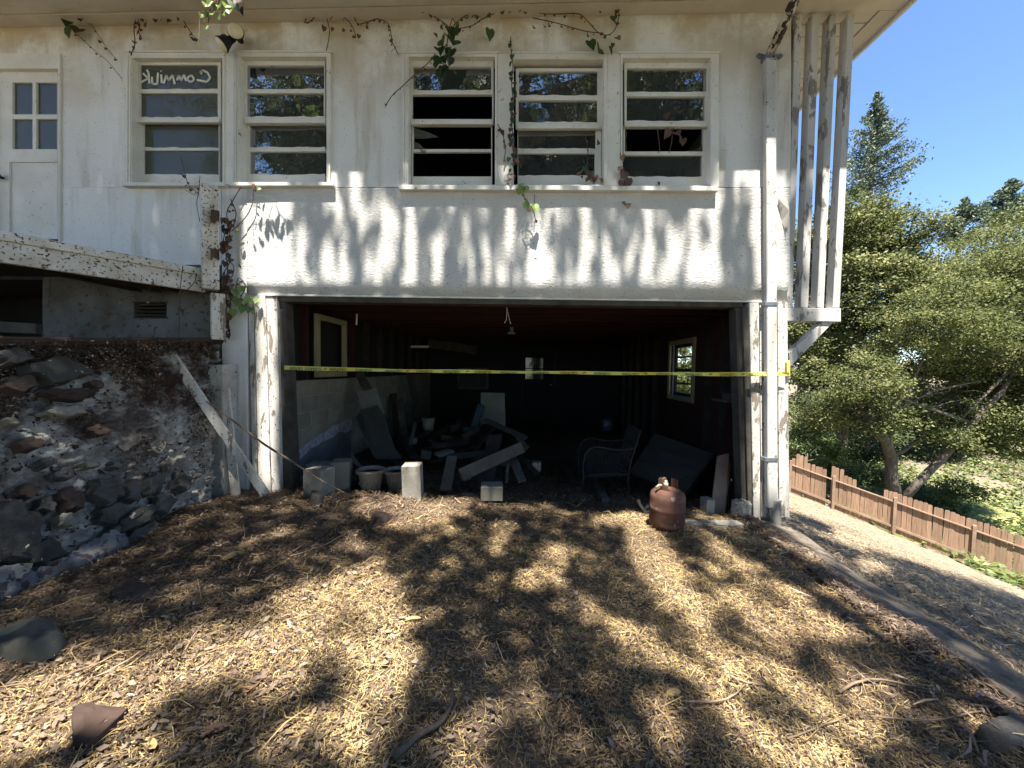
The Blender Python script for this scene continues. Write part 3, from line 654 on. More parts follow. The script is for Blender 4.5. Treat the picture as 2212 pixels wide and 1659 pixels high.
# ------------------------------------------------------------------ floodlight over the windows
fl = thing('floodlight', 'twin round outdoor floodlight fixed above the two left windows', 'floodlight', Y(487, 100, -.01))
MB().lathe(Y(487, 88, -.001), [(.045, 0), (.045, .03), (.02, .045)], 14, (0, -1, 0)).build('base', M_black, fl)
def head(c, ax, r, lab):
    ax = Vector(ax).normalized(); b = MB().lathe(c-ax*.16, [(.03, 0), (.034, .05), (r*.75, .1), (r, .14), (r, .155)], 18, ax).build('lamp_housing', M_black, fl, smooth=True)
    MB().lathe(c-ax*.004, [(r*.95, 0), (r*.93, .006), (r*.6, .016), (.005, .02)], 20, ax).build('lens', M_lens, b, smooth=True)
head(Y(508, 66, -.17), (.35, -.9, -.15), .075, '')
head(Y(477, 97, -.15), (-.55, -.45, -.8), .07, '')
# ------------------------------------------------------------------ deck on the left
dk = thing('deck', 'sagging white porch deck above the stone wall', 'deck', (-3.9, -.6, 1.55))
R0 = Y(461, 606, -.16); R1b = Z(-60, 500, 2.39)
zt = Y(443, 587, -.14).z
A1 = Y(443, 587, -.16); A0 = Z(0, 505, zt)
dirv = (A0-A1); dirv.z = 0; A0 = A1+dirv*1.35
nrm = Vector((dirv.y, -dirv.x, 0)).normalized(); 
if nrm.y > 0: nrm = -nrm
hgt = A1.z-Y(460, 631, -.16).z
MB().prism([A0, A1, A1-Vector((0, 0, hgt)), A0-Vector((0, 0, hgt))], [p_-nrm*.05 for p_ in (A0, A1, A1-Vector((0, 0, hgt)), A0-Vector((0, 0, hgt)))]).build('rim_board', M_foul, dk, bev=.003, rough=.002)
cp = [A0+nrm*.03+Vector((0, 0, .025)), A1+nrm*.03+Vector((0, 0, .025)), A1+nrm*.03-Vector((0, 0, .045)), A0+nrm*.03-Vector((0, 0, .045))]
MB().prism(cp, [p_-nrm*.12 for p_ in cp]).build('cap_board', M_foul, dk, bev=.004)
MB().prism([A0+Vector((0, 0, .0))-nrm*.06, A1-nrm*.06, Vector((A1.x, -.01, A1.z)), Vector((-9, -.01, A1.z)), Vector((-9, A0.y, A1.z))],
           [p_-Vector((0, 0, .03)) for p_ in (A0-nrm*.06, A1-nrm*.06, Vector((A1.x, -.01, A1.z)), Vector((-9, -.01, A1.z)), Vector((-9, A0.y, A1.z)))]).build('deck_boards', M_dark, dk)
for k in range(4):
    t = .18+.24*k; p_ = A1.lerp(A0, t)-nrm*.06; MB().box((p_.x-.025, p_.y, p_.z-.19), (p_.x+.025, -.03, p_.z-.035)).build('joist', M_dark, dk)
def rpost(c, zb, zt_, s, m, nm, par):
    q = MB(); r = [Vector((0, -s, 0)), Vector((s, 0, 0)), Vector((0, s, 0)), Vector((-s, 0, 0))]
    return q.prism([Vector((c.x, c.y, zb))+k for k in r], [Vector((c.x, c.y, zt_))+k for k in r]).build(nm, m, par, bev=.004)
pc = Y(454, 600, -.2); rpost(pc, Y(454, 622, -.3).z, Y(454, 393, -.3).z, .098, M_foul, 'post', dk)
pc2 = Y(471, 700, -.12); rpost(pc2, Y(465, 733, -.2).z, Y(465, 632, -.2).z, .085, M_post, 'post', dk)
# broken rotten bands on the railing post
for va, vb in ((455, 477), (536, 556)):
    q = MB(); n = 6; tp_ = [(455+i*3.2, va+random.uniform(-3, 3)) for i in range(n+1)]; bt = [(455+i*3.2, vb+random.uniform(-5, 7)) for i in range(n+1)][::-1]
    a_ = []
    for u, v in tp_+bt:
        f = (u-454)/22.0; a_.append(Y(u, v, -.302+.085*f))
    q.prism(a_, [p_+Vector((-.01, .012, 0)) for p_ in a_]); q.build('rotten_patch', M_rot, dk)
# fallen timber under the deck
q = MB(); q.plank(D(-60, 704, 3.0), D(85, 711, 3.2), .12, .09, side=(0, 1, 0)); single('fallen_beam', q, M_rust if False else M_woodx, 'short reddish timber lying under the deck on the stone wall', 'timber', bev=.004)
# ------------------------------------------------------------------ stone retaining wall
sw = thing('stone_wall', 'mossy rubble stone retaining wall left of the garage', 'stone wall', (-3.3, -1.0, 0))
B0 = Z(0, 1300, .0); B1 = Z(462, 1090, .02); T0 = Y(0, 742, -1.5); T1 = Y(478, 738, -.06)
def SP(s, t):      # s 0..1 from the left frame edge to the pier, t 0..1 up
    return (B0*(1-s)+B1*s)*(1-t)+(T0*(1-s)+T1*s)*t
SN = (B1-B0).cross(T0-B0).normalized(); 
if SN.x < 0: SN = -SN
q = MB(); ns, ntt = 230, 150; ss = np.linspace(-.6, 1.0, ns); tt = np.linspace(-.18, 1.0, ntt)
for t in tt:
    for s in ss:
        p_ = SP(s, t); n_ = (vnoise(p_.y*5+3, p_.z*7, 21)-.5)*.06+(vnoise(p_.y*14, p_.z*26, 22)-.5)*.065+(vnoise(p_.y*40, p_.z*60, 23)-.5)*.035
        ed = min(1, (1-t)*8, )
        q.v.append(tuple(p_+SN*float(n_)*.8*ed-SN*.02))
for j in range(ntt-1):
    for i in range(ns-1): q.f.append((j*ns+i, j*ns+i+1, (j+1)*ns+i+1, (j+1)*ns+i))
q.build('mortar', M_mort, sw, smooth=True)
def onsw(u, v):
    r = Vector(ray(u, v)); c = Vector(CAM); a = SP(.5, .5)
    # wall patch is nearly flat: iterate with the local plane
    p_ = c+r*((a-c).dot(SN)/r.dot(SN)); return p_
def stone(u, v, ru, rv, ang, m, h=.05, seed=0, npt=18):
    ru *= .86; rv *= .84; h *= .26; rr = random.Random(seed*31+int(u)*7+int(v)); c, s = math.cos(ang), math.sin(ang); ph = rr.uniform(0, 6.28); nb = rr.choice((3, 4, 5))
    rad = [1+.16*math.cos(nb*2*math.pi*i/npt+ph)+.1*math.cos(7*2*math.pi*i/npt+ph*2)+rr.uniform(-.05, .05) for i in range(npt)]
    q = MB(); rings = [(1.12, -.07), (1.02, -.012), (1.0, h*.8), (.93, h), (.75, h), (.5, h*1.02), (.25, h*1.04)]; tx, ty = rr.uniform(-.02, .02), rr.uniform(-.02, .02)
    for k, (f, hh) in enumerate(rings):
        for i in range(npt):
            a = 2*math.pi*i/npt; x_, y_ = math.cos(a)*ru*rad[i]*f, math.sin(a)*rv*rad[i]*f
            p_ = onsw(u+x_*c-y_*s, v+x_*s+y_*c); nz = (float(vnoise(p_.y*13+u, p_.z*13, 77))-.5)*.05+(float(vnoise(p_.y*38, p_.z*38+v, 78))-.5)*.022
            q.v.append(tuple(p_+SN*(hh+.014+((nz*.6+tx*math.cos(a)*f+ty*math.sin(a)*f) if k > 1 else 0))))
    R_ = len(rings)
    for k in range(R_-1):
        for i in range(npt): q.f.append((k*npt+i, k*npt+(i+1) % npt, (k+1)*npt+(i+1) % npt, (k+1)*npt+i))
    q.v.append(tuple(onsw(u, v)+SN*(h*1.08+.012))); ce = len(q.v)-1
    for i in range(npt): q.f.append(((R_-1)*npt+i, (R_-1)*npt+(i+1) % npt, ce))
    o = q.build('stone', m, sw, smooth=True); o.data.set_sharp_from_angle(angle=math.radians(24)); return o
st = [(28, 1150, 62, 72, 0, M_stone, .09), (138, 1023, 20, 14, 0, M_stone, .05), (153, 1078, 30, 27, .2, M_stoneb, .05), (233, 1059, 37, 30, -.2, M_stone, .06), (287, 1060, 20, 27, 0, M_stone, .06),
      (334, 1046, 21, 25, .3, M_stone, .05), (239, 1111, 29, 23, -.3, M_stone, .06), (290, 1121, 54, 18, -.62, M_lichen, .09), (303, 1152, 42, 14, -.55, M_stone, .06), (91, 1192, 58, 27, -.1, M_lichen, .06),
      (252, 1152, 20, 16, 0, M_stone, .04), (255, 1003, 18, 10, 0, M_stone, .04), (195, 1003, 24, 9, -.1, M_stonel, .04), (326, 803, 13, 14, 0, M_stone, .04), (140, 1124, 18, 17, 0, M_stonel, .03),
      (122, 801, 70, 30, .05, M_lichen, .10), (238, 779, 30, 15, .15, M_stone, .07), (152, 851, 60, 13, .05, M_stoneb, .04), (140, 889, 46, 14, 0, M_stonel, .04), (20, 912, 24, 11, 0, M_stonel, .04),
      (312, 887, 12, 11, 0, M_stone, .04), (271, 834, 18, 14, 0, M_stoneb, .05), (320, 918, 27, 9, -.1, M_stonel, .03), (200, 757, 62, 10, 0, M_stone, .05), (412, 767, 60, 19, .03, M_stonel, .14), (406, 818, 20, 27, 0, M_stone, .05),
      (25, 1236, 35, 19, -.2, M_stonel, .05), (40, 830, 34, 20, 0, M_stoneb, .06), (30, 770, 34, 20, .1, M_stone, .06), (340, 960, 18, 22, 0, M_stonel, .03), (60, 960, 26, 16, 0, M_stoneb, .05), (100, 1000, 16, 12, 0, M_stone, .04),
      (210, 930, 26, 14, .1, M_stoneb, .04), (262, 950, 20, 14, 0, M_stoneb, .04), (375, 905, 16, 20, .2, M_stone, .04), (400, 960, 18, 22, .1, M_stonel, .03), (355, 1090, 24, 20, -.4, M_stone, .04), (395, 1040, 18, 22, -.3, M_stone, .03),
      (160, 985, 18, 11, 0, M_stoneb, .04), (14, 1010, 20, 22, 0, M_stoneb, .05), (60, 1060, 22, 17, 0, M_stoneb, .05), (100, 1090, 18, 22, .2, M_stone, .05), (195, 1140, 22, 16, -.3, M_stonel, .04), (350, 850, 16, 14, 0, M_stoneb, .04), (205, 830, 18, 12, 0, M_stoneb, .04), (365, 1000, 14, 14, 0, M_stonel, .03), (250, 890, 22, 11, 0, M_stoneb, .04), (75, 915, 20, 12, 0, M_stoneb, .04), (180, 1195, 30, 14, -.45, M_stonel, .03), (430, 1020, 14, 22, 0, M_stone, .03), (440, 950, 12, 24, 0, M_stonel, .03)]
st = st[:33]+st[36:38]+st[40:42]+st[44:46]
for i, s_ in enumerate(st): stone(*s_, seed=i)
# chalky patch low on the wall
def patch(pts, m, name, par, off=.028):
    q = MB(); a_ = [onsw(u, v)+SN*off for u, v in pts]; c = sum(a_, Vector())/len(a_)
    q.v = [tuple(p_) for p_ in a_]; q.v.append(tuple(c+SN*.03)); b_ = [p_-SN*.06 for p_ in a_]; q.v += [tuple(p_) for p_ in b_]; n = len(a_)
    for i in range(n): q.f.append((i, (i+1) % n, n)); q.f.append((i, (i+1) % n, n+1+(i+1) % n, n+1+i))
    o = q.build(name, m, par); return o
def sheet(poly, m, name, par, off=.02, seed=0):
    """rough skin lying on the wall face inside a sheet polygon"""
    us_ = [p_[0] for p_ in poly]; vs_ = [p_[1] for p_ in poly]; st_ = 7; q = MB(); idd = {}
    def inside(u, v):
        c = False; n = len(poly)
        for i in range(n):
            x1, y1 = poly[i]; x2, y2 = poly[i-1]
            if (y1 > v) != (y2 > v) and u < (x2-x1)*(v-y1)/(y2-y1)+x1: c = not c
        return c
    def vid(i, j):
        if (i, j) not in idd:
            u = min(us_)+i*st_; v = min(vs_)+j*st_; p_ = onsw(u+random.uniform(-2, 2), v+random.uniform(-2, 2)); n_ = (float(vnoise(p_.y*14, p_.z*14, 31+seed))-.5)*.07
            idd[i, j] = len(q.v); q.v.append(tuple(p_+SN*(off+n_)))
        return idd[i, j]
    for i in range(int((max(us_)-min(us_))/st_)+1):
        for j in range(int((max(vs_)-min(vs_))/st_)+1):
            if inside(min(us_)+(i+.5)*st_, min(vs_)+(j+.5)*st_): q.f.append((vid(i, j), vid(i+1, j), vid(i+1, j+1), vid(i, j+1)))
    return q.build(name, m, par, smooth=True)
sheet([(-40, 1225), (60, 1235), (110, 1225), (180, 1175), (235, 1150), (262, 1160), (275, 1180), (200, 1225), (130, 1262), (60, 1290), (-40, 1330)], M_lime, 'lime_bloom', sw, .035)
r_ = np.random.default_rng(33); n_ = 26000; s_a = r_.uniform(-.4, 1, n_); t_a = 1-np.abs(r_.normal(size=n_))*.33; kk = (t_a > .05) & (vnoise(s_a*7, t_a*5, 34)+(t_a-.5)*.4 > .52) & ((s_a < .62) | (t_a > .93) | (t_a < .7)); s_a, t_a = s_a[kk], t_a[kk]
P_ = np.array([tuple(SP(a, b)+SN*.022) for a, b in zip(s_a, t_a)]); P_ += r_.normal(size=P_.shape)*.016
db = quadmesh('moss_debris', leafquads(P_, r_.uniform(.010, .034, len(P_)), .2, .5, r_), L_litter, sw, np.clip(.12+r_.normal(size=len(P_))*.14+(r_.random(len(P_)) > .97)*.8, 0, 1)); db['kind'] = 'stuff'
# rotting top ledge and the pier block at the garage side
q = MB(); a_ = [SP(-.6, 1)+SN*.04, SP(1, 1)+SN*.03, SP(1, 1)+SN*.03-Vector((0, 0, .05)), SP(-.6, 1)+SN*.04-Vector((0, 0, .07))]
q.prism([p_+Vector((0, 0, .03)) for p_ in a_], [p_-SN*.35+Vector((0, 0, .03)) for p_ in a_]); q.build('wall_cap', M_rot, sw, bev=.004, rough=.009)
q = MB(); q.pbox([(428, 790), (481, 787), (483, 1085), (438, 1085), (436, 900)], -.22, .2); q.build('pier_block', M_pier, sw, bev=.006, rough=.007)
# ------------------------------------------------------------------ leaning boards and the long stick
q = MB(); p1 = onsw(325, 738)+SN*.10; p2 = Y(574, 1069, -.26); q.plank(p2, p1, .085, .03, side=(1, .25, .6)); single('leaning_plank', q, M_post, 'long white plank leaning diagonally against the stone wall', 'plank', bev=.003)
q = MB(); q.plank(Y(511, 1083, -.2), Y(484, 820, -.13), .085, .025, side=(1, .2, 0)); single('leaning_plank', q, M_post, 'short narrow board standing against the pier behind the diagonal plank', 'plank', bev=.003)
q = MB(); sa_, se_ = onsw(392, 858)+SN*.15, Y(745, 1066, -.34); q.tube([sa_.lerp(se_, t)-Vector((0, 0, .05*math.sin(math.pi*t)+.006*math.sin(t*17))) for t in np.linspace(0, 1, 12)], list(np.linspace(.008, .012, 6))+list(np.linspace(.012, .005, 6)), 6); single('long_stick', q, M_stick, 'long thin brown stick slanting from the stone wall down to the blocks', 'stick')
# ------------------------------------------------------------------ caution tape
tp = thing('caution_tape', 'yellow caution tape stretched across the open garage', 'caution tape', Y(1160, 804, -.05))
def tape_y(u): return .0-.05*(u-612)/1090
NT = 60; front = []; us = np.linspace(614, 1704, NT)
def tape_v(u):
    t = (u-614)/1090; return 794.0+13.5*t+1.5*math.sin(t*9)*.4+5.0*4*t*(1-t)*.8+.9*math.sin(t*31)*.4
def tape_h(u):
    t = (u-614)/1090; return 4.4-1.3*math.sin(t*math.pi)+.5*math.sin(t*23)
q = MB()
for i in range(NT):
    u = us[i]; v = tape_v(u); h = tape_h(u); tw = .012*math.sin(i*.7)
    q.v += [tuple(Y(u, v-h, tape_y(u)-.03+tw)), tuple(Y(u, v+h, tape_y(u)-.03-tw))]
for i in range(NT-1): q.f.append((2*i, 2*i+2, 2*i+3, 2*i+1))
n_ = len(q.v); q.v += [(a, b+.0025, c) for a, b, c in q.v]
for i in range(NT-1): q.f.append((n_+2*i, n_+2*i+1, n_+2*i+3, n_+2*i+2)); q.f.append((2*i, 2*i+2, n_+2*i+2, n_+2*i)); q.f.append((2*i+1, 2*i+3, n_+2*i+3, n_+2*i+1))
q.build('ribbon', M_tape, tp)
q = MB(); q.pbox([(1700, 782), (1706, 779), (1707, 812), (1701, 812)], -.05, .14); q.build('knot', M_tape, tp)
words = [(640, 'C'), (676, 'D'), (730, 'C'), (785, 'D'), (851, 'C'), (916, 'D'), (975, 'C'), (1043, 'D'), (1100, 'C'), (1168, 'D'), (1229, 'C'), (1301, 'D'), (1363, 'C'), (1435, 'D'), (1499, 'C'), (1573, 'D'), (1637, 'C'), (1688, 'D')]
tmesh = {}
def word_mesh(s):
    if s not in tmesh:
        c = bpy.data.curves.new('w', 'FONT'); c.body = s; c.align_x = 'CENTER'; c.align_y = 'CENTER'; c.offset = .02; c.resolution_u = 2; o = bpy.data.objects.new('w', c); COL.objects.link(o)
        bpy.context.view_layer.update(); me = bpy.data.meshes.new_from_object(o.evaluated_get(bpy.context.evaluated_depsgraph_get())); bpy.data.objects.remove(o)
        co = np.array([v.co[:] for v in me.vertices]); mx = np.abs(co).max(0); tmesh[s] = (co/np.array([mx[0], mx[1], 1]), [tuple(p.vertices) for p in me.polygons])
    return tmesh[s]
for u, k in words:
    co, fs = word_mesh('CAUTION' if k == 'C' else 'CUIDADO'); q = MB(); hw_ = 18 if u > 660 else 14; vs_ = []
    for x_, y_, _ in co:   # printed upside down
        uu = u-x_*hw_; vv = tape_v(uu)+(y_*.95+.2)*tape_h(uu)*.85
        vs_.append(tuple(Y(uu, vv, tape_y(uu)-.045)))
    q.add(vs_, fs); q.build('lettering', M_ink, tp)
for u in (702, 880, 1010, 1262, 1395, 1535, 1605):
    q = MB(); v = tape_v(u); q.pbox([(u-5, v+1.5), (u+1, v-1.5), (u+5, v-1.2), (u-1, v+1.8)], tape_y(u)-.046, .001); q.build('tape_mark', M_ink, tp)
# ------------------------------------------------------------------ things at the mouth of the garage
def blockbox(c, w, d, h, rz, tilt=0.0, tx=0.0):
    q = MB(); R = Matrix.Rotation(rz, 4, 'Z') @ Matrix.Rotation(tilt, 4, 'Y') @ Matrix.Rotation(tx, 4, 'X')
    for z in (0, h):
        for x_, y_ in ((-w/2, -d/2), (w/2, -d/2), (w/2, d/2), (-w/2, d/2)): q.v.append(tuple(Vector(c)+R @ Vector((x_, y_, z))))
    q.f = [(3, 2, 1, 0), (4, 5, 6, 7), (0, 1, 5, 4), (1, 2, 6, 5), (2, 3, 7, 6), (3, 0, 4, 7)]; return q
def place(u, v, y): p_ = Y(u, v, y); return p_
single('concrete_block', blockbox(Y(893, 1081, -.08), .19, .19, .39, .12, -.04), M_conc, 'pale upright concrete block right of the two white pots', 'concrete block', 'concrete blocks at the garage mouth', bev=.006)
single('concrete_block', blockbox(Y(690, 1083, -.10), .22, .22, .36, -.15), M_conc, 'rough upright concrete block nearest the left jamb, twigs on top', 'concrete block', 'concrete blocks at the garage mouth', bev=.008, rough=.003)
single('concrete_block', blockbox(Y(738, 1064, .16), .2, .22, .37, .3), M_block, 'darker upright concrete block between the twiggy block and the pot', 'concrete block', 'concrete blocks at the garage mouth', bev=.008)
single('concrete_block', blockbox(Y(688, 1018, .55), .25, .2, .11, .15), M_conc, 'flat pale concrete slab piece behind the twiggy block', 'concrete block', 'concrete blocks at the garage mouth', bev=.006)
single('concrete_block', blockbox(Y(1062, 1076, -.02), .23, .2, .15, .1), M_block, 'low dark concrete block under the heap of planks', 'concrete block', 'concrete blocks at the garage mouth', bev=.006)
single('concrete_block', blockbox(Y(1527, 1108, .05), .09, .12, .16, .2), M_conc, 'small pale block beside the brown upright board', 'concrete block', bev=.004)
single('stone', blockbox(Y(1597, 1130, -.03), .16, .15, .24, .4, .1), M_conc, 'pointed pale rock against the foot of the right jamb', 'rock', bev=.03, rough=.008)
def pot(c, s, lab, rot):
    p_ = thing('plant_pot', lab, 'plant pot', c, 'white plant pots at the garage mouth')
    MB().lathe(c, [(.085*s, 0), (.09*s, .01), (.118*s, .19*s), (.125*s, .2*s), (.118*s, .2*s), (.08*s, .03)], 28).build('pot_body', M_pot, p_, smooth=True)
    MB().lathe(Vector(c)+Vector((0, 0, .185*s)), [(.122*s, 0), (.142*s, .008), (.145*s, .03), (.13*s, .042), (.118*s, .03), (.116*s, 0)], 28).build('pot_rim', M_pot, p_, smooth=True)
    sw_ = MB()
    for k in range(5):
        a = math.radians(-150+k*30)+rot; sw_.tube([Vector(c)+Vector((math.cos(a+t*.2)*.108*s, math.sin(a+t*.2)*.108*s, (.09+.02*math.sin(t*3))*s)) for t in (-1, -.5, 0, .5, 1)], .005, 5)
    sw_.build('relief_garland', M_pot, p_, smooth=True)
pot(Y(801, 1060, .12), 1.12, 'white plant pot with a raised garland, left of the pair', 0)
pot(Y(857, 1057, .24), 1.05, 'white plant pot half hidden behind the pale concrete block', .4)
# panels on the left
def panel(px, ys, t, m, name, label, cat, **k):
    a_ = [Y(u, v, y) for (u, v), y in zip(px, ys)]; n_ = (a_[1]-a_[0]).cross(a_[2]-a_[0]).normalized()
    if n_.y < 0: n_ = -n_
    q = MB(); q.prism(a_, [p_+n_*t for p_ in a_]); return single(name, q, m, label, cat, **k)
panel([(770, 843), (812, 839), (832, 893), (785, 898)], [1.35, 1.35, 1.2, 1.2], .02, M_pale, 'board', 'small pale grey board behind the dark panel on the left', 'board', bev=.002)
panel([(768, 902), (780, 885), (814, 875), (832, 905), (852, 968), (870, 990), (812, 992), (790, 955)], [1.1, 1.1, 1.1, 1.0, .8, .7, .7, .85], .018, M_cloth, 'board', 'large bent dark grey panel propped against the left garage wall', 'board')
q = MB()
n = 10; A_ = [Y(758+45*t, 975+45*t+8*math.sin(t*3), .45) for t in np.linspace(0, 1, n)]; B_ = [Y(762+50*t, 998+45*t, .35) for t in np.linspace(0, 1, n)]
for i in range(n-1): q.prism([A_[i], A_[i+1], B_[i+1], B_[i]], [p_+Vector((0, .01, 0)) for p_ in (A_[i], A_[i+1], B_[i+1], B_[i])])
single('curved_board', q, M_woodx, 'curved grey strip of board behind the left white pot', 'board')
panel([(966, 984), (987, 986), (975, 1058), (950, 1056)], [.5, .5, .1, .1], .03, M_woodx, 'plank', 'short grey plank propped upright left of the plank heap', 'plank', bev=.002)
q = MB(); q.plank(Y(995, 1026, .15), Y(1128, 966, .75), .14, .045, side=(0, .6, 1)); single('plank', q, M_woodx, 'thick weathered plank resting across the heap', 'plank', bev=.004)
for (a, b, c, d, y0, y1, w_, lab) in ((1128, 1040, 1106, 985, .3, .8, .1, 'thin grey lath fanned out right of the thick plank'), (1094, 1042, 1098, 990, .25, .7, .03, 'narrow pale strip leaning under the thick plank'),
                                    (1160, 1024, 1112, 975, .5, 1.1, .07, 'longest lath pointing right from the plank heap'), (1045, 1060, 1070, 940, .3, 1.0, .2, 'wide dark board underneath the plank heap'),
                                    (905, 1010, 870, 940, .9, 1.6, .12, 'dark lath lying behind the white pots'), (1010, 975, 1060, 915, 1.4, 2.2, .3, 'broad dark board at the back of the heap'), (930, 1000, 1020, 965, 1.0, 1.5, .14, 'dark timber lying behind the short grey plank')):
    q = MB(); q.plank(Y(a, b, y0), Y(c, d, y1), w_, .022, side=(1, 0, .3)); single('plank', q, M_woodx if y1 < 1 else M_dark, lab, 'plank', 'loose planks in the garage', bev=.002)
for (a, b, c, d, yy, m, lab) in ((858, 940, 850, 850, 3.2, M_dark, 'first dark board standing against the rear left wall'), (874, 938, 862, 862, 3.0, M_woodx, 'slim grey board standing second against the rear left wall'), (903, 900, 882, 800, 3.6, M_dark, 'tall dark board standing third along the rear left wall'),
                                 (794, 842, 776, 806, 1.6, M_woodx, 'brown board end behind the pale grey board')):
    q = MB(); q.plank(Y(a, b, yy-.3), Y(c, d, yy), .12, .02, side=(1, 0, 0)); single('board', q, m, lab, 'board', 'boards standing in the garage', bev=.002)
panel([(1039, 848), (1090, 849), (1092, 922), (1037, 926)], [2.6]*4, .02, M_pale, 'cardboard_sheet', 'pale upright sheet standing in the middle of the garage', 'board')
q = MB(); q.plank(Y(1022, 930, 2.4), Y(1040, 874, 2.5), .12, .1, side=(1, 0, 0)); q.plank(Y(1000, 926, 2.3), Y(1032, 928, 2.3), .08, .05, side=(0, 0, 1)); single('teal_bin', q, M_teal, 'teal plastic scoop beside the pale upright sheet', 'plastic bin', bev=.01)
q = MB(); fx = [Y(990, 797, 6.1), Y(1053, 797, 6.1), Y(1053, 839, 6.1), Y(990, 839, 6.1)]
pf = thing('picture_frame', 'brown framed board hanging on the garage back wall', 'picture frame', fx[3])
for (a, b) in ((0, 1), (1, 2), (2, 3), (3, 0)): MB().plank(fx[a], fx[b], .06, .03, side=(0, 0, 1) if a in (0, 2) else (1, 0, 0)).build('frame', M_woodx, pf)
MB().prism([p_+Vector((0, .02, 0)) for p_ in fx], [p_+Vector((0, .03, 0)) for p_ in fx]).build('board', M_cloth, pf)
rr = random.Random(55)
for k in range(34):
    u_, v_, y_ = rr.uniform(840, 1160), rr.uniform(940, 1012), rr.uniform(.7, 3.2); a_ = Y(u_, v_, y_); an = rr.uniform(0, 3.1); l_ = rr.uniform(.3, .8)
    q = MB(); q.plank(a_, a_+Vector((math.cos(an)*l_, math.sin(an)*l_*.6, rr.uniform(-.02, .3))), rr.uniform(.05, .13), .02, side=(rr.uniform(-1, 1), rr.uniform(-1, 1), .5))
    single('board', q, rr.choice((M_dark, M_dark, M_woodx, M_cloth)), 'dull broken board lost in the dark junk heap on the garage floor', 'board', 'broken boards in the dark heap')
# buckets and rubble in the dark
def bucket(c, r, h, m, lab):
    b = thing('bucket', lab, 'bucket', c); MB().lathe(c, [(r*.8, 0), (r, h), (r*.95, h), (r*.75, .02)], 20).build('bucket_body', m, b, smooth=True)
    MB().lathe(Vector(c)+Vector((0, 0, h*.92)), [(r*1.0, 0), (r*1.06, .004), (r*1.06, .02), (r, .022)], 20).build('bucket_rim', m, b, smooth=True)
bucket(Y(925, 930, 2.6), .11, .22, M_pot, 'white bucket standing in the rubbish at the left')
bucket(Y(1312, 930, 5.6), .2, .3, M_metal, 'dim metal bucket near the back of the garage')
q = MB(); q.box((0, 0, 0), (.11, .1, .11)); o_ = Y(1158, 1008, .75); q.v = [tuple(Vector(z_)+o_-Vector((.05, .05, .05))) for z_ in q.v]; single('small_box', q, M_pot, 'small white cube lying right of the plank heap', 'box', bev=.008)
rubble = [(965, 945, 1.9, .22, .08), (1060, 1000, .9, .12, .05), (890, 952, 1.9, .16, .1), (940, 960, 1.6, .3, .03), (918, 985, 1.2, .14, .12), (1000, 955, 1.7, .2, .1), (960, 975, 1.3, .24, .04), (845, 985, 1.3, .2, .04), (1010, 1030, .35, .08, .05), (980, 925, 2.4, .2, .12)]
for i, (u, v, y, w_, h_) in enumerate(rubble):
    single('rubble_piece', blockbox(Y(u, v+6, y), w_, w_*.7, h_, random.uniform(-.8, .8), random.uniform(-.3, .3)), (M_woodx, M_dark, M_conc, M_cloth)[i % 4],
           ['flat grey scrap in front of the teal scoop', 'dark lump of rubble between plank heap and rear wall', 'pale chunk behind the two white pots', 'long flat grey panel scrap left of the teal scoop', 'grey lump behind the short propped plank', 'dark block under the rear of the heap', 'wide pale offcut in the middle of the heap', 'thin dark scrap right behind the left pot', 'small grey chip under the thick plank', 'dark box farthest back in the heap'][i], 'rubble', 'scraps in the garage rubbish heap', bev=.004)
# long timbers on the floor
for (a, b, c, d, lab, m) in ((1250, 1062, 1215, 1010, 'long dark timber lying into the garage, left one', M_dark), (1308, 1088, 1278, 1036, 'long grey timber lying into the garage, right one beside the chair', M_woodx)):
    p1 = onground(a, b, .03); p2 = onground(c, d, .05); q = MB(); q.plank(p1, p2, .09, .06); single('timber', q, m, lab, 'timber', 'floor timbers in the garage', bev=.004)
# lattice armchair
ch = thing('lattice_armchair', 'dark metal garden armchair with lattice sides', 'chair', Y(1310, 1070, .6))
def E2(c): return (1080+c[0]*.3472, 633.6+c[1]*.3472)
def side(y, off):
    path = [(520, 1235), (518, 1150), (516, 1060), (530, 1000), (560, 965), (600, 955), (650, 962), (720, 975), (790, 972), (842, 962)]
    back_ = [(876, 850), (860, 900), (842, 962), (815, 1040), (800, 1120), (795, 1160), (800, 1230)]; low = [(522, 1140), (600, 1126), (700, 1122), (798, 1128)]
    W3 = lambda L_: [Y(*E2(c), y0)+Vector(off) for c in L_]
    y0 = .42
    o = MB().tube([Vector((p_.x, y, p_.z)) for p_ in W3(path)], .012, 8).build('arm_frame', M_black, ch, smooth=True)
    MB().tube([Vector((p_.x, y, p_.z)) for p_ in W3(back_)], .012, 8).build('back_leg', M_black, ch, smooth=True)
    MB().tube([Vector((p_.x, y, p_.z)) for p_ in W3(low)], .009, 8).build('seat_rail', M_black, ch, smooth=True)
    lat = MB(); 
    x0_, x1_ = 524, 800
    def topv(u): return 985 if u < 545 else (966 if u < 700 else 976)
    for k in range(-9, 16):
        for sg in (1, -1):
            a_ = []
            for t in np.linspace(0, 1, 12):
                v = 970+t*158; u = (x0_+k*24+(v-970)*sg*1.0)+(0 if sg > 0 else 150)
                if x0_+4 < u < 832-(v-960)*.22 and v > topv(u): a_.append(Y(*E2((u, v)), y0)+Vector(off))
            if len(a_) > 1: lat.tube([Vector((p_.x, y, p_.z)) for p_ in (a_[0], a_[-1])], .0032, 4)
    lat.build('lattice_panel', M_black, ch)
side(.42, (0, 0, 0)); side(.98, (.02, .02, 0))
pa = [Y(*E2(c), .42) for c in ((800, 1128), (522, 1140))]
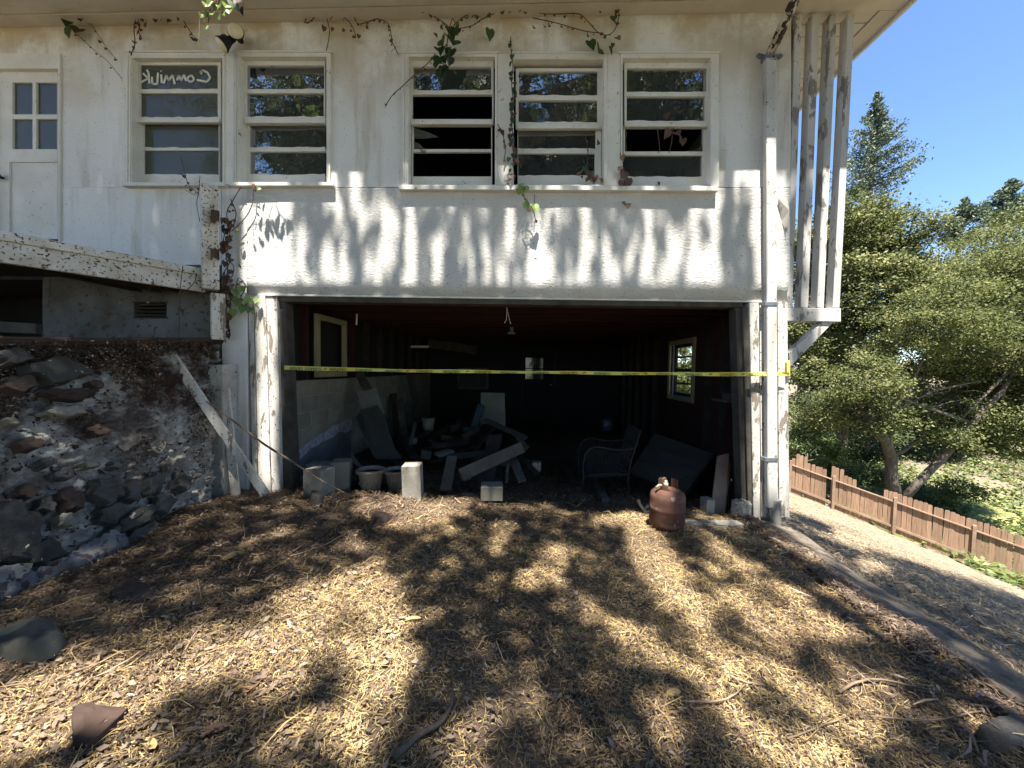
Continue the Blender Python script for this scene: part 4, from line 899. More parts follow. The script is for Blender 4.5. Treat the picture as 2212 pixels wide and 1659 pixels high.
q = MB(); q.prism([Vector((pa[1].x, .44, pa[1].z)), Vector((pa[0].x, .44, pa[0].z)), Vector((pa[0].x, .96, pa[0].z)), Vector((pa[1].x, .96, pa[1].z))], [Vector((pa[1].x, .44, pa[1].z-.015)), Vector((pa[0].x, .44, pa[0].z-.015)), Vector((pa[0].x, .96, pa[0].z-.015)), Vector((pa[1].x, .96, pa[1].z-.015))]); q.build('seat', M_black, ch)
b0 = Y(*E2((812, 1060)), .42); b1 = Y(*E2((876, 850)), .42); lt = MB()
for k in range(12):
    t = k/11; p_ = b0.lerp(b1, t); lt.tube([(p_.x, .44, p_.z), (p_.x, .98, p_.z)], .004, 4)
    yy = .46+.5*t; lt.tube([(b0.x, yy, b0.z), (b1.x, yy, b1.z)], .004, 4)
lt.build('backrest', M_black, ch)
# big leaning door panel at the right: boards side by side
dp = thing('fallen_door', 'big dark boarded door leaning low at the right side of the garage', 'door', Y(1480, 1060, .6))
c0, c1, c2, c3 = Y(*E2((965, 868)), 1.3), Y(*E2((1342, 1000)), .75), Y(*E2((1150, 1240)), .35), Y(*E2((800, 1120)), .9)
nn_ = (c1-c0).cross(c3-c0).normalized(); nn_ = nn_ if nn_.y > 0 else -nn_
for k in range(3):
    f0, f1 = k/3+.006, (k+1)/3-.006; A_ = [c0.lerp(c3, f0), c1.lerp(c2, f0), c1.lerp(c2, f1), c0.lerp(c3, f1)]; MB().prism(A_, [p_+nn_*.03 for p_ in A_]).build('door_board', M_cloth, dp, bev=.003)
MB().prism([c1, c2, c2+nn_*.09, c1+nn_*.09], [p_+(c0-c1).normalized()*.03 for p_ in (c1, c2, c2+nn_*.09, c1+nn_*.09)]).build('door_edge', M_dark, dp)
panel([E2((1355, 1015)), E2((1425, 995)), E2((1438, 1080)), E2((1400, 1395)), E2((1308, 1385))], [.35, .35, .33, .05, .05], .025, mat('rust_stained_board', (.20, .10, .06), (.28, .22, .17), 3, (1, 1, .5), .85, .4, 20, .004), 'board', 'rust brown board leaning upright beside the canister', 'board', bev=.003)
panel([E2((1440, 1150)), E2((1447, 1150)), E2((1410, 1395)), E2((1395, 1395))], [.5, .5, .1, .1], .12, M_dark, 'board', 'dark board edge right behind the rust brown board', 'board')
panel([E2((1415, 700)), E2((1440, 700)), E2((1405, 1000)), E2((1365, 1000))], [.7, .7, .45, .45], .02, M_red, 'board', 'thin dark red board slanting above the rust brown board', 'board')
# shelf on the right wall
q = MB(); q.box((XI-.14, .55, 1.06), (XI-.01, .95, 1.09)); q.box((XI-.12, .62, 1.09), (XI-.05, .72, 1.17)); single('wall_shelf', q, M_woodx, 'small shelf with a pale box on the right garage wall', 'shelf', bev=.003)
# rusty canister
cb = Y(1440, 1136, -.42); cb.z = Y(1440, 1136, -.42).z
cn = thing('gas_canister', 'rusty steel gas canister standing at the garage mouth', 'gas canister', cb)
r_ = .158; hh = .29
MB().lathe(cb, [(r_*.9, 0), (r_*.97, .02), (r_, .05), (r_, .17), (r_*1.02, .178), (r_, .186), (r_, hh-.03), (r_*.99, hh), (r_*.93, hh+.03), (r_*.72, hh+.058), (r_*.4, hh+.072), (.02, hh+.076)], 40).build('tank', M_rust, cn, smooth=True)
cc = MB(); 
for s0_, s1_ in ((-.4, .9), (1.4, 2.9), (3.5, 4.6)):
    n = 8; out_ = []
    for i in range(n+1):
        a = s0_+(s1_-s0_)*i/n; out_.append(Vector((math.cos(a)*.085, math.sin(a)*.085, 0)))
    for i in range(n): cc.prism([cb+out_[i]+Vector((0, 0, hh+.04)), cb+out_[i+1]+Vector((0, 0, hh+.04)), cb+out_[i+1]+Vector((0, 0, hh+.15-.01*i*(s0_ > 3))), cb+out_[i]+Vector((0, 0, hh+.15-.01*i*(s0_ > 3)))], [p_*1 for p_ in [cb+out_[i]*.95+Vector((0, 0, hh+.04)), cb+out_[i+1]*.95+Vector((0, 0, hh+.04)), cb+out_[i+1]*.95+Vector((0, 0, hh+.15-.01*i*(s0_ > 3))), cb+out_[i]*.95+Vector((0, 0, hh+.15-.01*i*(s0_ > 3)))]])
cc.build('collar', M_rust, cn)
v_ = MB(); v_.lathe(cb+Vector((-.02, 0, hh+.07)), [(.022, 0), (.022, .05), (.012, .055), (.012, .075)], 12); v_.tube([cb+Vector((-.02, -.01, hh+.1)), cb+Vector((-.1, -.05, hh+.11)), cb+Vector((-.13, -.06, hh+.09))], .012, 8); v_.build('valve', M_pot, cn, smooth=True)
# white scrap beside the canister
q = MB(); w0 = onground(1392, 1108, .0); q.tube([w0+Vector((-.07, 0, .14)), w0+Vector((-.05, 0, .09)), w0+Vector((.0, 0, .02)), w0+Vector((.06, -.01, .0))], [.02, .016, .018, .02], 7); q.tube([w0+Vector((-.01, 0, .04)), w0+Vector((.04, .0, .08))], .014, 6)
single('white_scrap', q, M_pot, 'crooked white plaster scrap left of the rusty canister', 'scrap')
# pendant lamp cords
lp = thing('pendant_lamp', 'bare lamp socket hanging from two white cords under the garage ceiling', 'lamp', Y(1105, 716, .55))
cz = FZ-.2
q = MB(); q.tube([Y(1094, 662, .45), Y(1097, 676, .5), Y(1103, 700, .55)], .004, 6); q.tube([Y(1095, 662, .45), Y(1094, 690, .5), Y(1090, 698, .5)], .004, 6); q.build('cord', M_cord, lp)
MB().lathe(Y(1105, 722, .55), [(.05, 0), (.045, .02), (.02, .04), (.02, .08)], 14).build('socket', M_woodx, lp)
q = MB(); q.tube([Y(771, 678, .9), Y(770, 702, .9)], .012, 6); single('ceiling_hook', q, M_cord, 'short white rod hanging near the left of the garage ceiling', 'rod')
# old duct and pale beam on the rear ceiling
q = MB(); q.plank(Y(925, 742, 5.6), Y(1030, 756, 5.6), .22, .1, side=(0, 0, 1)); single('ceiling_duct', q, M_woodx, 'dim brown beam hung across the rear garage ceiling', 'beam', bev=.01)
# strip light fixture
q = MB(); q.plank(Y(888, 749, 4.2), Y(926, 749, 4.2), .05, .05); single('strip_light', q, M_cord, 'unlit strip light under the rear garage ceiling', 'strip light', bev=.004)
# ------------------------------------------------------------------ concrete edge of the driveway and stones on the ground
ed = MB(); ys = np.linspace(-4.6, -.05, 40)
for i, y in enumerate(ys):
    xa = 2.30+.015*math.sin(y*3)+(vnoise(y*4, 1, 9)-.5)*.03; xb = 2.62+.02*math.sin(y*2+1)+(vnoise(y*3, 5, 9)-.5)*.08
    for x_, z_ in ((xa, -.45), (xa, -.115), (xa+.012, -.10), (xb, -.16-.012*math.sin(y*5)), (xb+.01, -.6)): ed.v.append((float(x_), y, z_+.03+.012*float(vnoise(y*6, x_*9, 11)-.5)))
for i in range(39):
    for k in range(4): ed.f.append((i*5+k, i*5+k+1, (i+1)*5+k+1, (i+1)*5+k))
ed.f.append((0, 1, 2, 3, 4)); 
eo = ed.build('concrete_edging', mat('grey_worn_concrete', (.15, .125, .095), (.085, .07, .053), 5, (1, 1, 1), .95, .6, 40, .01, specks=((.06, .045, .03), .56, 16)), None)
tag(eo, 'cracked grey concrete edging along the right side of the driveway', 'edging')
def boulder(u, v, wpx, hpx, hgt, m, label, name='rock', jag=.12, npt=14, poly=None, lift=0, grp=None):
    c = onground(u, v); d = (c-Vector(CAM)); sc = d.y/F*.98; rr = random.Random(int(u*3+v)); q = MB()
    if poly:
        ring = [onground(a, b) for a, b in poly]; npt = len(ring); cc_ = sum(ring, Vector())/npt
    else:
        ring = []
        for i in range(npt):
            a = 2*math.pi*i/npt; f = rr.uniform(1-jag, 1+jag); ring.append(onground(u+math.cos(a)*wpx/2*f, v+math.sin(a)*hpx/2*f))
        cc_ = c
    prof = ((1.05, -.05), (1.02, .3), (.94, .75), (.8, .96), (.45, 1.03)) if not poly else ((1.02, -.2), (1.0, .5), (.98, .95), (.94, 1.0), (.5, 1.04))
    for f, hf in prof:
        for p_ in ring:
            r_ = cc_.lerp(p_, f); q.v.append((r_.x, r_.y, cc_.z+hgt*(hf*(1-.35*(float(vnoise(r_.x*9, r_.y*9, 7))))+rr.uniform(-.09, .09)*(hf > 0))))
    for k in range(4):
        for i in range(npt): q.f.append((k*npt+i, k*npt+(i+1) % npt, (k+1)*npt+(i+1) % npt, (k+1)*npt+i))
    q.f.append(tuple(4*npt+i for i in range(npt)))
    return single(name, q, m, label, 'rock', grp, smooth=not poly)
boulder(62, 1396, 168, 84, .09, mat('greenish_grey_boulder', (.10, .10, .078), (.06, .06, .05), 4, (1, 1, 1), .9, .7, 26, .01, specks=((.13, .12, .1), .7, 20)), 'large smooth greenish grey boulder at the left edge of the yard')
boulder(285, 1290, 100, 36, .06, M_stoneb, 'rounded brown rock half sunk in leaf litter near the stone wall')
boulder(212, 1585, 0, 0, .055, mat('reddish_flat_stone', (.06, .037, .028), (.038, .025, .019), 6, (1, 1, 1), .9, .6, 40, .006), 'jagged reddish brown flat stone at the bottom left', poly=[(155, 1570), (168, 1552), (198, 1540), (212, 1550), (278, 1549), (262, 1566), (240, 1592), (215, 1616), (185, 1628), (158, 1624)])
boulder(683, 1086, 30, 22, .10, M_stone, 'dark upright stone lump in front of the twiggy concrete block')
boulder(823, 1124, 40, 26, .06, M_stoneb, 'small dark clod in the leaves below the white pots')
boulder(1011, 1078, 34, 14, .05, M_conc, 'small pale rubble stone below the thick plank', grp=None)
boulder(2165, 1605, 110, 60, .06, M_stone, 'dark mossy stone at the bottom right beside the edging')
q = MB(); q.plank(onground(1462, 1134, .01), onground(1600, 1136, .012), .10, .05); single('concrete_sill', q, M_conc, 'narrow pale concrete strip in front of the right jamb', 'concrete strip', bev=.006, rough=.004)
# sticks
def stick(pts, r, label, m=M_stick, lift=.02, arch=0.02):
    P_ = [onground(u, v, lift+r) for u, v in pts]; n = len(P_)
    # smooth with extra points
    Q = []
    for i in range(n-1):
        for k in range(4):
            t = k/4; a, b, c, d = P_[max(i-1, 0)], P_[i], P_[i+1], P_[min(i+2, n-1)]
            Q.append(.5*((2*b)+(c-a)*t+(2*a-5*b+4*c-d)*t*t+(3*b-a-3*c+d)*t**3)+Vector((0, 0, random.uniform(0, .006))))
    Q.append(P_[-1]); m_ = len(Q); q = MB(); q.tube(Q, [r*(1-.6*i/m_) for i in range(m_)], 6); return single('stick', q, m, label, 'stick', smooth=True)
stick([(850, 1657), (900, 1610), (950, 1580), (972, 1545), (980, 1510)], .014, 'thick dark curved root at the bottom centre of the yard', M_bark)
stick([(1478, 1528), (1530, 1530), (1580, 1518), (1610, 1490)], .006, 'thin brown bow shaped stick right of the bottom centre')
stick([(1577, 1473), (1615, 1487), (1652, 1493)], .006, 'short pale stick just above the bow shaped stick')
stick([(1812, 1508), (1850, 1486), (1905, 1480), (1990, 1500), (2080, 1520), (2160, 1532)], .007, 'long curved stick across the straw near the concrete edging')
stick([(133, 1478), (200, 1450), (275, 1418)], .006, 'left one of two parallel dry sticks lying below the boulder')
stick([(195, 1482), (250, 1455), (313, 1415)], .006, 'right one of two parallel dry sticks lying below the boulder')
stick([(0, 1392), (70, 1345), (118, 1322), (180, 1296)], .004, 'thin twig running past the top of the large boulder')
stick([(640, 1352), (700, 1330), (780, 1300)], .004, 'thin twig in the sunlit straw left of centre')
stick([(400, 1415), (430, 1370), (480, 1330), (560, 1332)], .004, 'bent twig at the edge of the shade on the left')
stick([(628, 1210), (700, 1185), (762, 1150)], .005, 'pale twig lying in the brown leaves below the long stick')
stick([(1880, 1560), (2010, 1570), (2120, 1548), (2200, 1520)], .005, 'thin branch among the dark leaves at the bottom right')
stick([(1700, 1610), (1790, 1575), (1830, 1560)], .004, 'short twig in the straw near the bottom right')
stick([(1250, 1150), (1300, 1148), (1345, 1142)], .003, 'fine twig in front of the two floor timbers')
stick([(2085, 1310), (2110, 1335), (2130, 1350)], .016, 'short thick bark piece on the shaded hillside', M_bark)
# ------------------------------------------------------------------ fence
fn = thing('fence', 'weathered brown board fence along the bottom of the hillside', 'fence', (16, 11, -6))
FR = D(2212, 1268, 14.5); FL = D(1706, 1066, 19.0)
fdir = (FR-FL); fdir.z = 0; flen = fdir.length; fdir.normalize(); fnm = Vector((-fdir.y, fdir.x, 0)); 
if fnm.y > 0: fnm = -fnm            # towards the camera
def fbase(s):
    t = s/flen; return FL.lerp(FR, t)+Vector((0, 0, .0))
pk = None; s = -5.0; k = 0; FH = 1.83; missing = {33, 34, 35, 45}
while s < flen+5.5:
    b = fbase(s); h = FH*random.uniform(.985, 1.01)
    if s < 2.4: h *= 1.0+(.12 if (k % 9) in (0, 1, 2) else -.02)
    if 2.4 < s < 3.2: h *= .8
    s += .146; k += 1
    if k in missing: continue
    if pk is None:
        q = MB(); q.prism([(-.068, 0, -.35), (.068, 0, -.35), (.068, 0, 1.78), (.045, 0, 1.81), (-.045, 0, 1.81), (-.068, 0, 1.78)], [(-.068, .02, -.35), (.068, .02, -.35), (.068, .02, 1.78), (.045, .02, 1.81), (-.045, .02, 1.81), (-.068, .02, 1.78)])
        pk = q.build('picket', M_fence, None); pk.parent = fn; o = pk
    else: o = pk.copy(); COL.objects.link(o); o.parent = fn
    o.location = Vector(b)-fn.location; o.rotation_euler = (random.uniform(-.01, .01), random.uniform(-.012, .012), math.atan2(fdir.y, fdir.x)); o.scale = (1, 1, h/FH)
for u in (1706, 1799, 1930, 2099, 2330):
    lo, hi = -5, flen+6
    for _ in range(40):
        mid = (lo+hi)/2; pu, pv = project(np.array([fbase(mid)]));  (lo, hi) = (mid, hi) if pu[0] < u else (lo, mid)
    b = fbase(lo)+fnm*.06; q = MB(); q.box((-.05, -.05, -.3), (.05, .05, 1.62)); o = q.build('fence_post', M_fencetop, None, bev=.004); o.parent = fn; o.location = Vector(b)-fn.location; o.rotation_euler.z = math.atan2(fdir.y, fdir.x)
for zz, t in ((1.42, .09), (.35, .09)):
    a = fbase(-5)+fnm*.035+Vector((0, 0, zz)); b = fbase(flen+5.5)+fnm*.035+Vector((0, 0, zz)); q = MB(); q.plank(a, b, .09 if zz > 1 else .04, .04 if zz > 1 else .09, side=fnm); q.build('rail', M_fencetop, fn)
q = MB(); q.plank(D(1830, 1070, 12.5), D(1960, 1162, 11.0), .2, .04); 
P_ = [onground(1815, 1068, .05, -3.5), onground(1870, 1105, .05, -3)]
single('fallen_board', MB().plank(P_[0], P_[1], .3, .04), M_fencetop, 'loose flat board lying at the foot of the fence', 'board', bev=.003)
# ------------------------------------------------------------------ trees
def clumpy(ell, n, rclump, r, shell=.55):
    """leaf positions in clumps inside ellipsoids ell: (c, (rx,ry,rz))"""
    vol = np.array([e[1][0]*e[1][1]*e[1][2] for e in ell])**.7; cnt = (vol/vol.sum()*n).astype(int); out = []; tn = []
    for (c, rad), m in zip(ell, cnt):
        nc = max(6, int(m/190)); d = r.normal(size=(nc, 3)); d /= np.linalg.norm(d, axis=1)[:, None]; rr = r.uniform(shell, 1.0, (nc, 1))
        cc_ = np.array(c)+d*rr*np.array(rad); k = r.integers(0, nc, m); off = r.normal(size=(m, 3))*rclump*r.uniform(.5, 1.1, (nc, 1))[k]*np.array([1, 1, .6])
        out.append(cc_[k]+off); tn.append(np.clip(.5+r.normal(size=nc)[k]*.16+r.normal(size=m)*.14, 0, 1))
    return np.concatenate(out), np.concatenate(tn)
def tree(name, label, base, ell, n, leaf, m, rcl, tr, group=None, seed=1, limbs=8, fork=None, shell=.55):
    r = np.random.default_rng(seed); rr = random.Random(seed); t = thing(name, label, 'tree', base, group); base = Vector(base)
    P_, tn = clumpy(ell, n, rcl, r, shell); quadmesh('crown', leafquads(P_, r.uniform(leaf*.6, leaf*1.3, len(P_)), .5, .6, r), m, t, tn)
    q = MB(); cm = sum((Vector(e[0]) for e in ell), Vector())/len(ell)
    if not fork:
        top = Vector((base.x*.5+cm.x*.5, base.y*.5+cm.y*.5, cm.z)); q.tube([base-Vector((0, 0, .5)), base.lerp(top, .35)+Vector((rr.uniform(-.2, .2), 0, 0)), base.lerp(top, .7), top], [tr, tr*.8, tr*.6, tr*.3], 9); starts = [base.lerp(top, k) for k in (.35, .5, .65, .8)]
    else:
        starts = []
        for path, rad in fork: q.tube(path, rad, 9); starts += path[3:]
    for k in range(limbs):
        e = ell[k % len(ell)]; s_ = starts[k % len(starts)]; en = Vector(e[0])+Vector([rr.uniform(-.6, .6)*a for a in e[1]]); md = s_.lerp(en, .5)+Vector((rr.uniform(-.4, .4), rr.uniform(-.4, .4), rr.uniform(-.1, .5)))
        q.tube([s_, md, en], [tr*.38, tr*.22, tr*.06], 6)
        for _ in range(3):
            a = s_.lerp(md, rr.uniform(.5, 1)); b = a+Vector((rr.uniform(-1.3, 1.3), rr.uniform(-1, 1), rr.uniform(-.4, .9))); q.tube([a, a.lerp(b, .5)+Vector((0, 0, .1)), b], [tr*.1, tr*.07, tr*.02], 4)
    q.build('trunk', M_bark, t, smooth=True); return t
def EL(L_, d, dy=.7):
    return [(tuple(D(u, v, d+(k % 3-1)*d*.05)), (ru*d/F, max(ru, rv)*d/F*dy, rv*d/F)) for k, (u, v, ru, rv) in enumerate(L_)]
d1 = 25.0; g1 = D(1820, 1030, d1)
tree('oak_tree', 'dark rounded evergreen oak rising right behind the slatted screen', (g1.x, g1.y, -7), EL([(1850, 485, 70, 62), (1935, 505, 68, 75), (1770, 560, 65, 90), (1880, 620, 100, 90), (1765, 720, 70, 80), (1850, 760, 90, 90), (1770, 850, 70, 70), (1980, 640, 60, 60), (1850, 560, 90, 100)], d1), 88000, .19, L_oak, .55, .28, seed=3)
d2 = 20.0; b2 = D(1930, 1066, d2); zb = b2.z
fk = [([D(1936, 1090, d2), D(1925, 1030, d2), D(1925, 990, d2), D(1915, 955, d2-.3), D(1880, 915, d2-.6), D(1850, 860, d2-.8)], [.34, .26, .24, .22, .17, .08]),
      ([D(1945, 1085, d2-.2), D(1985, 1040, d2-.4), D(2040, 985, d2-.6), D(2100, 915, d2-.8), D(2165, 845, d2-1), D(2200, 780, d2-1)], [.2, .18, .165, .14, .11, .06]),
      ([D(1925, 985, d2), D(1950, 975, d2+.3), D(2010, 930, d2+.4), D(2060, 850, d2+.5)], [.12, .1, .08, .04])]
tree('oak_tree', 'spreading oak with a forked leaning trunk behind the fence', tuple(b2), EL([(2050, 690, 130, 85), (2160, 790, 100, 95), (1960, 770, 95, 75), (1880, 820, 70, 60), (2240, 640, 110, 120), (2060, 830, 100, 60), (2200, 900, 70, 45), (1800, 880, 55, 45), (1745, 900, 45, 45), (1900, 905, 60, 34), (2150, 925, 110, 36), (2190, 965, 75, 26), (2060, 950, 50, 22), (2010, 905, 60, 30), (2130, 620, 110, 70), (2250, 800, 70, 90)], d2), 125000, .125, L_oak, .36, .26, seed=5, limbs=16, fork=fk, shell=.5)
d3 = 31.0; g3 = D(2140, 900, d3)
tree('oak_tree', 'pale leafy oak filling the upper right edge behind the spreading oak', (g3.x, g3.y, -6), EL([(2110, 560, 100, 62), (2215, 530, 90, 75), (2020, 600, 75, 62), (2180, 640, 120, 80), (2290, 560, 110, 100), (2030, 700, 100, 70)], d3), 46000, .19, L_oak, .6, .3, seed=8)
gb = D(1735, 1040, 18.5)
tree('bush', 'bright green bush behind the fence beside the house corner', (gb.x, gb.y, gb.z-.6), EL([(1725, 960, 34, 40), (1775, 975, 44, 32)], 22), 11000, .11, L_green, .35, .07, seed=11, limbs=4)
gd = D(1860, 1000, 33)
tree('oak_tree', 'shadowy dark oak deep behind the forked trunk', (gd.x, gd.y, gd.z-1), EL([(1830, 900, 110, 80), (1950, 900, 110, 80), (1760, 960, 70, 60), (2060, 900, 110, 60), (1880, 1010, 120, 40)], 33), 36000, .22, L_oakd, .7, .3, seed=12)
gd = D(2120, 1000, 40)
tree('oak_tree', 'low oak at the far right beyond the sunny slope', (gd.x, gd.y, gd.z-1.5), EL([(2100, 900, 90, 60), (2220, 880, 90, 80), (2000, 960, 60, 40)], 40), 22000, .28, L_oakd, .8, .3, seed=14)
gb = D(1880, 1030, 24)
tree('bush', 'low green undergrowth along the fence under the forked oak', (gb.x, gb.y, gb.z-.8), EL([(1800, 1010, 55, 22), (1890, 1030, 55, 18), (1990, 1070, 60, 18), (2080, 1060, 50, 18), (2150, 1110, 50, 16)], 24), 14000, .12, L_green, .3, .05, seed=17, limbs=3)
r_ = np.random.default_rng(91); n_ = 80000; gx_ = r_.uniform(15, 55, n_); gy_ = r_.uniform(6, 40, n_); kk = (gz(gx_, gy_) < -4.6) | (gx_ > 24)
kk &= (vnoise(gx_*.7, gy_*.7, 92) > .25); gx_, gy_ = gx_[kk], gy_[kk]; P_ = np.stack([gx_, gy_, gz(gx_, gy_)+r_.uniform(0, .45, len(gx_))*vnoise(gx_*.9, gy_*.9, 93)*1.6], 1)
tag(quadmesh('ground_cover', leafquads(P_, r_.uniform(.16, .34, len(P_)), 1.0, .5, r_), L_green, None, np.clip(.72+r_.normal(size=len(P_))*.2, 0, 1)), 'yellow green weeds covering the gully beyond the fence', None, None, 'stuff')
# conifers
def conifer(label, top, bot, half, n, leaf, seed, lean=0.0, gap=.5, bare=.0):
    r = random.Random(seed); R = np.random.default_rng(seed); top = Vector(top); bot = Vector(bot); base = Vector((bot.x, bot.y, -6.5)); t = thing('conifer_tree', label, 'tree', base, 'conifers on the skyline')
    q = MB(); q.tube([base, bot, top], [.45, .28, .03], 8); H = (top-bot).length; P_ = []; T_ = []
    for k in range(n):
        f = (k+r.random())/n; c = top.lerp(bot, f); L_ = half*(f**1.1)*r.uniform(.6, 1.1)+.2; a = r.uniform(0, 2*math.pi)
        dr_ = Vector((math.cos(a), math.sin(a), .45+.25*r.random())); dr_.x += lean; e = c+dr_*L_; q.tube([c, c.lerp(e, .5)-Vector((0, 0, L_*.06)), e], [.05, .035, .01], 4)
        m_ = int(26+78*L_/half)
        for _ in range(m_):
            g = r.uniform(.15, 1.0); p_ = c.lerp(e, g)+Vector((r.gauss(0, .05*L_+.09), r.gauss(0, .05*L_+.09), r.gauss(-.04, .04*L_+.05))); P_.append(tuple(p_)); T_.append(r.random())
    P_ = np.array(P_); quadmesh('crown', leafquads(P_, R.uniform(leaf*.6, leaf*1.3, len(P_)), .2, .4, R), L_con, t, np.array(T_)); q.build('trunk', M_bark, t); return t
conifer('tall thin open conifer rising above the dark oak beside the house', D(1895, 203, 45), D(1877, 440, 45), 4.9, 150, .33, 21, .05)
conifer('small pointed conifer top in the middle of the skyline gap', D(2085, 428, 60), D(2070, 540, 60), 4.6, 95, .45, 22, .1)
conifer('conifer top at the right edge of the sky', D(2186, 388, 58), D(2165, 500, 58), 5.0, 100, .45, 23, .12)
# generic trees: woods behind the right-hand slope, behind the house, and behind the camera
def generic(loc, label, s, rz, m=L_oakd, src=[None]):
    if src[0] is None:
        r = np.random.default_rng(40); ell = [((0, 0, 6.5), (3, 3, 2.2)), ((2, .8, 5.2), (2.2, 2, 1.6)), ((-2.1, -.6, 5.4), (2.2, 2.2, 1.7)), ((.3, 2, 4.6), (2.2, 1.8, 1.5)), ((.2, -2, 4.8), (2, 1.8, 1.5)), ((0, 0, 4), (2.4, 2.4, 1.4))]
        t = tree('shade_tree', label, (0, 0, 0), ell, 26000, .17, L_oakd, .42, .26, 'oaks around the yard', seed=41, limbs=12); src[0] = t
    else:
        t = src[0].copy(); COL.objects.link(t)
        for c in src[0].children: c2_ = c.copy(); COL.objects.link(c2_); c2_.parent = t
    t.location = loc; t.scale = (s, s, s); t.rotation_euler.z = rz; t['label'] = label; return t
spots = [((.8, -16, -.3), 2.2), ((5.6, -15.5, -1.2), 1.9), ((-7.5, -16, -.1), 2.2), ((10, -17, -2), 2.1), ((4.5, -24, -1), 2.2), ((-4.5, -23, -.3), 2.2)]
side_l = ['oak straight behind the camera at the foot of the driveway', 'slightly smaller oak behind the camera just right of the driveway', 'oak behind the camera to the left of the driveway', 'oak behind the camera down the slope to the right', 'second row oak behind the camera slightly right', 'second row oak behind the camera slightly left']
for i, ((loc, s), lb) in enumerate(zip(spots, side_l)): generic(loc, lb, s, i*1.3)
for i, (loc, s, lb) in enumerate((((2.5, 26, -4), 1.0, 'oak seen through the back door panes'), ((-4, 30, -3), 1.4, 'oak behind the house to the left'), ((9, 24, -6), 1.2, 'oak behind the house seen through the garage side window'), ((17, 32, -8), 1.25, 'oak low behind the house corner'), ((46, 34, -6), 2.2, 'far oak on the rising slope at the right'), ((60, 28, -4), 2.4, 'farthest oak on the rising slope at the right'), ((36, 48, -6), 2.2, 'oak in the valley beyond the conifers'))):
    t_ = generic(loc, lb, s, i*2.1+.4)
    for c in t_.children:
        if c.name.startswith('crown'): c.material_slots[0].link = 'OBJECT'; c.material_slots[0].material = L_oak
# ------------------------------------------------------------------ unseen oak over the driveway, leaves and bough placed to cast the shade
def seglit(u, v, caps):
    L_ = np.zeros(len(u), bool)
    for (a, b, c, d, r) in caps:
        ab = np.array([c-a, d-b], float); n2 = (ab**2).sum() or 1; t = np.clip(((u-a)*ab[0]+(v-b)*ab[1])/n2, 0, 1); L_ |= ((u-a-t*ab[0])**2+(v-b-t*ab[1])**2) < r*r
    return L_
CAPG = [(0, 1590, 330, 1500, 78), (330, 1480, 640, 1390, 55), (640, 1370, 800, 1270, 52), (0, 1650, 340, 1650, 60), (800, 1290, 850, 1400, 55), (700, 1440, 880, 1440, 45), (780, 1560, 840, 1480, 50), (790, 1115, 1000, 1095, 20), (870, 1150, 960, 1140, 22), (700, 1400, 600, 1500, 40), (330, 1520, 660, 1450, 48), (590, 1640, 800, 1600, 28), (100, 1520, 330, 1560, 40),
        (1300, 1120, 1420, 1118, 22), (1380, 1160, 1500, 1330, 45), (1330, 1370, 1500, 1470, 26), (1500, 1360, 1600, 1470, 34), (1560, 1520, 1680, 1640, 36), (1450, 1430, 1540, 1500, 26), (1580, 1290, 1680, 1360, 30), (1690, 1310, 1790, 1370, 30), (1640, 1420, 1760, 1500, 36), (1780, 1500, 1840, 1560, 26), (1850, 1420, 1960, 1500, 14), (1052, 1540, 1054, 1542, 42), (1050, 1105, 1180, 1100, 9), (1700, 1560, 1830, 1650, 20),
        (360, 1310, 410, 1290, 12), (1870, 1345, 2000, 1400, 10), (2010, 1450, 2120, 1500, 8), (1560, 1180, 1640, 1260, 26), (1900, 1630, 2010, 1655, 22), (560, 1130, 700, 1100, 7), (620, 1230, 660, 1222, 7)]
WL = [(523, 632, 415, 640), (632, 645, 560, 640), (650, 668, 470, 640), (686, 728, 540, 640), (560, 760, 615, 640), (712, 745, 340, 470), (735, 752, 430, 640), (767, 797, 340, 500), (817, 847, 417, 640), (780, 812, 560, 640), (864, 898, 430, 640), (967, 990, 430, 500), (925, 945, 520, 640), (1006, 1030, 480, 640), (1036, 1052, 430, 480), (1087, 1114, 430, 640), (1134, 1178, 480, 640), (1194, 1218, 430, 495), (1220, 1234, 560, 640), (1246, 1282, 430, 640), (1306, 1330, 520, 640), (1384, 1424, 433, 640), (1350, 1366, 560, 640), (1478, 1515, 410, 640), (1530, 1562, 410, 640), (1515, 1530, 540, 640), (1000, 1300, 612, 640), (1380, 1440, 600, 640), (1180, 1195, 560, 640), (1052, 1066, 520, 640), (1440, 1462, 500, 640), (1622, 1700, 360, 640), (1592, 1616, 350, 430), (1735, 1760, 480, 700), (1780, 1830, 560, 700)]
OPN = [(556, 603, 640, 1070), (1610, 1712, 650, 1130), (864, 912, 1000, 1090), (664, 702, 1045, 1075), (722, 745, 1050, 1068), (780, 806, 1030, 1045), (1410, 1445, 1085, 1130), (1505, 1520, 1040, 1110)]
